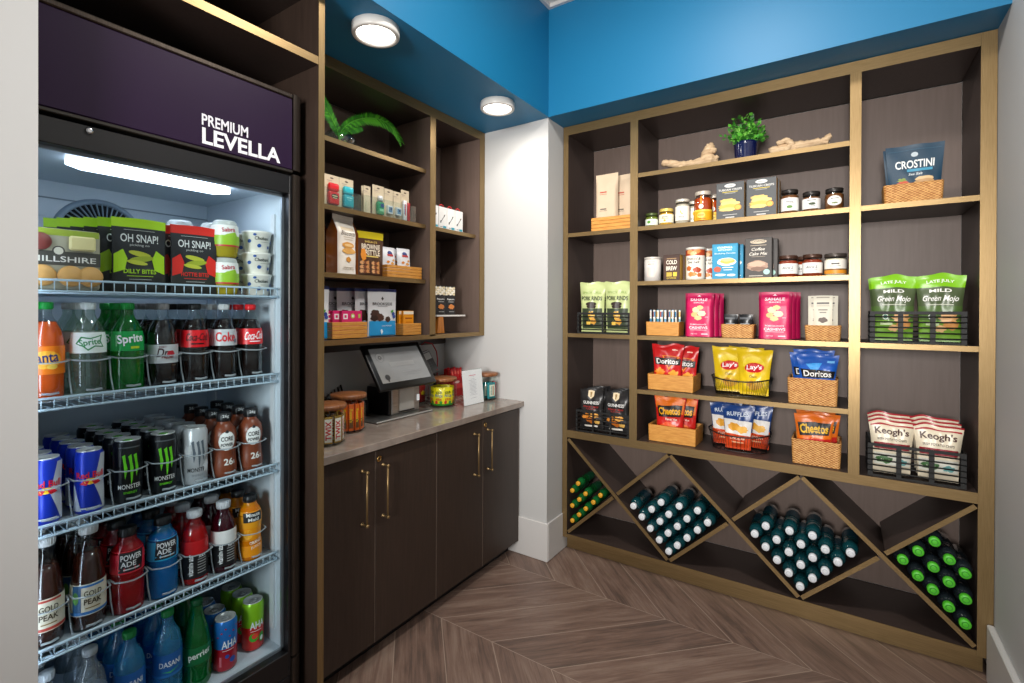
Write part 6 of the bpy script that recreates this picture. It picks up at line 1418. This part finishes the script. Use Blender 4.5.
g = G().deco(Ssc, [('e', -.112, .170, .024, .024, '#4a4a4c', {'n': 28}), ('e', -.112, .170, .0225, .0225, '#8f9192', {'n': 28}), ('e', -.112, .170, .010, .010, '#4a4a4c'), ('r', -.112, .170, .010, .010, '#8f9192'), ('r', .02, .186, .10, .006, '#7b7b7d'), ('r', .01, .150, .15, .003, '#7b7b7d'), ('r', .01, .128, .16, .024, '#8a8a8c'), ('r', .01, .128, .157, .021, '#8f9192'), ('r', .01, .128, .09, .004, '#8a8a8c'), ('r', .05, .082, .12, .003, '#8a8a8c'), ('r', .05, .068, .10, .002, '#8a8a8c'), ('e', -.116, .062, .015, .015, '#2a2a2c'), ('r', -.116, .045, .008, .012, '#2a2a2c')], step=0, base=.0009, inc=.0001); g.obj('screen_print', sc)
G().box(-1.90, -1.84, 1.70, 1.76, 1.0302, 1.10, BLACK, .004).tube([(-1.87, 1.73, 1.09), (-1.80, 1.73, 1.115)], .014, BLACK, 10).obj('screen_bracket', t)
# card reader on its stand
t = thing('card_reader', 'dark handheld card reader tilted on a stand behind the till', 'card reader', (-1.985, 2.170, Z), R9)
G().box(-.042, .042, -.030, .040, 0, .010, BLACK, .003).tube([(0, .01, .008), (0, .012, .14)], .010, BLACK, 10).obj('stand', t)
M2 = Matrix.Translation((-.012, -.008, .150)) @ Matrix.Rotation(-.22, 4, 'Y') @ Matrix.Rotation(-.45, 4, 'X')
g = G().box(-.038, .038, 0, .026, 0, .150, mat('#4a4b4d', .35), .008, M=M2, seg=2)
g.deco(lambda u, v, off=0: tuple(M2 @ Vector((u, -off, v))), [('r', 0, .112, .056, .040, '#c9ccca'), ('r', 0, .140, .060, .008, '#b6b8ba')] + [('r', -.020 + .020 * (k % 3), .072 - .015 * (k // 3), .013, .009, '#5a5c5e') for k in range(9)] + [('r', .02, .016, .013, .007, '#c8413a')], step=0); g.obj('reader', t)
o = G().tube([(-2.102, 2.165, 1.19), (-2.085, 2.18, 1.205), (-2.06, 2.215, 1.195), (-2.045, 2.235, 1.15), (-2.035, 2.235, 1.10), (-2.03, 2.225, .99), (-2.03, 2.22, .885)], .004, mat('#b5222c', .4), 8).obj('red_cable'); tag(o, 'red cable hanging on the wall behind the card reader', 'cable')
# red snack carton behind
t = thing('display_carton', 'red open carton of sweets at the back of the counter', 'carton', (-1.995, 2.322, Z), R9)
RC = mat('#b3121c', .4)
g = G().box(-.062, .062, -.06, -.057, 0, .105, RC).box(-.062, .062, .040, .043, 0, .125, RC).box(-.062, -.059, -.057, .04, 0, .112, RC).box(.059, .062, -.057, .04, 0, .112, RC).box(-.059, .059, -.057, .04, 0, .003, RC)
g.deco(flat(-.06), [('r', 0, .06, .09, .03, '#d83a3a'), ('e', -.02, .085, .02, .008, '#e8c8c0')], step=0); g.obj('carton', t)
place(lambda lab, loc, rz, grp: bag('sweet_packet', lab, 'candy pack', loc, rz, grp, .030, .150, .012, '#d11f26', [('r', 0, .125, .016, .02, '#e86a5a')], seed=3, crk=.003, nu=6, nv=8), [((-1.962 - .026 * (k % 3), 2.282 + .0265 * (k // 3), Z + .012 + .004 * (k % 2)), R9 + .1, 'shiny red sweet packet in the open red carton') for k in range(12)], 'shiny red sweet packets')
# cables behind the till
g = G()
for k in range(7):
    rnd = random.Random(k + 40); y = 1.47 + .018 * k
    g.tube([(-2.10, y + .01, .96 + .01 * k), (-2.06, y - .05 + .01 * k, .990 - .01 * k), (-2.0, y - .03, .975 + rnd.uniform(-.03, .01)), (-1.985, 1.488 + .001 * k, .93 - .004 * k), (-2.03, 1.49, .900), (-2.06, 1.50, .884 + .001 * k)], .0045, BLACK, 6)
tag(g.obj('power_cables'), 'tangle of black cables behind the till', 'cable')
tag(G().box(-2.00, -1.90, 1.530, 1.60, Z + .0105, Z + .085, BLACKM, .006, seg=2).obj('power_brick'), 'black power box behind the till', 'power box')
# ================================================================ lamps
def downlight(label, x, y, r=.088):
    t = thing('ceiling_light', label, 'ceiling light', (x, y, H - .001), 0, 'round surface lights on the blue soffit')
    g = G().lathe([(r * .80, -.029), (r * .84, -.034), (r * .97, -.034), (r, -.030), (r, 0), (r * .80, 0)], mat('#d9d6d1', .4), 48, cap0=False, cap1=True)
    g.obj('housing', t)
    G().lathe([(0.0001, -.027), (r * .80, -.027)], lamp_mat('#fff6ea', 9), 48, cap0=False, cap1=False).obj('diffuser', t)
    return t
downlight('round white ceiling light on the blue soffit, nearer the fridge', -1.470, 1.266)
downlight('round white ceiling light on the blue soffit, nearer the white wall corner', -1.482, 2.076)
def area(name, loc, rot, sx, sy, power, color=(1, 1, 1), shape='RECTANGLE', spread=None):
    l = bpy.data.lights.new(name, 'AREA'); l.shape = shape; l.size = sx
    if shape == 'RECTANGLE': l.size_y = sy
    l.energy = power; l.color = color
    if spread: l.spread = spread
    o = bpy.data.objects.new(name, l); COL.objects.link(o); o.location = loc; o.rotation_euler = rot
    return o
area('downlight_lamp', (-1.470, 1.266, H - .037), (0, 0, 0), .12, .12, 3.5, (1, .93, .84), 'DISK')
area('downlight_lamp', (-1.482, 2.076, H - .037), (0, 0, 0), .12, .12, 3.5, (1, .93, .84), 'DISK')
# lamps of the raised ceiling, outside the frame
area('ceiling_lamp', (-.40, 1.30, HC - .03), (0, 0, 0), .30, .30, 31, (1, .95, .88), 'DISK')
area('ceiling_lamp', (-.45, -1.3, HC - .03), (0, 0, 0), .30, .30, 5, (1, .95, .88), 'DISK')
# unseen fill light added behind the camera to brighten the shelves
area('front_fill', (-.05, -2.38, 1.75), (PI / 2, 0, .14), .8, 1.0, 34, (1, .97, .93), spread=1.15)
w = bpy.data.worlds.new('world'); SC.world = w; w.use_nodes = True
w.node_tree.nodes['Background'].inputs[0].default_value = (.9, .95, 1, 1); w.node_tree.nodes['Background'].inputs[1].default_value = .5
SC.view_settings.view_transform = 'Standard'; SC.view_settings.look = 'None'; SC.view_settings.gamma = 1; SC.view_settings.use_curve_mapping = False
SC.view_settings.exposure = 0.0
SC.cycles.max_bounces = 8; SC.cycles.transparent_max_bounces = 24; SC.cycles.glossy_bounces = 3; SC.cycles.diffuse_bounces = 5
SC.cycles.caustics_reflective = False; SC.cycles.caustics_refractive = False
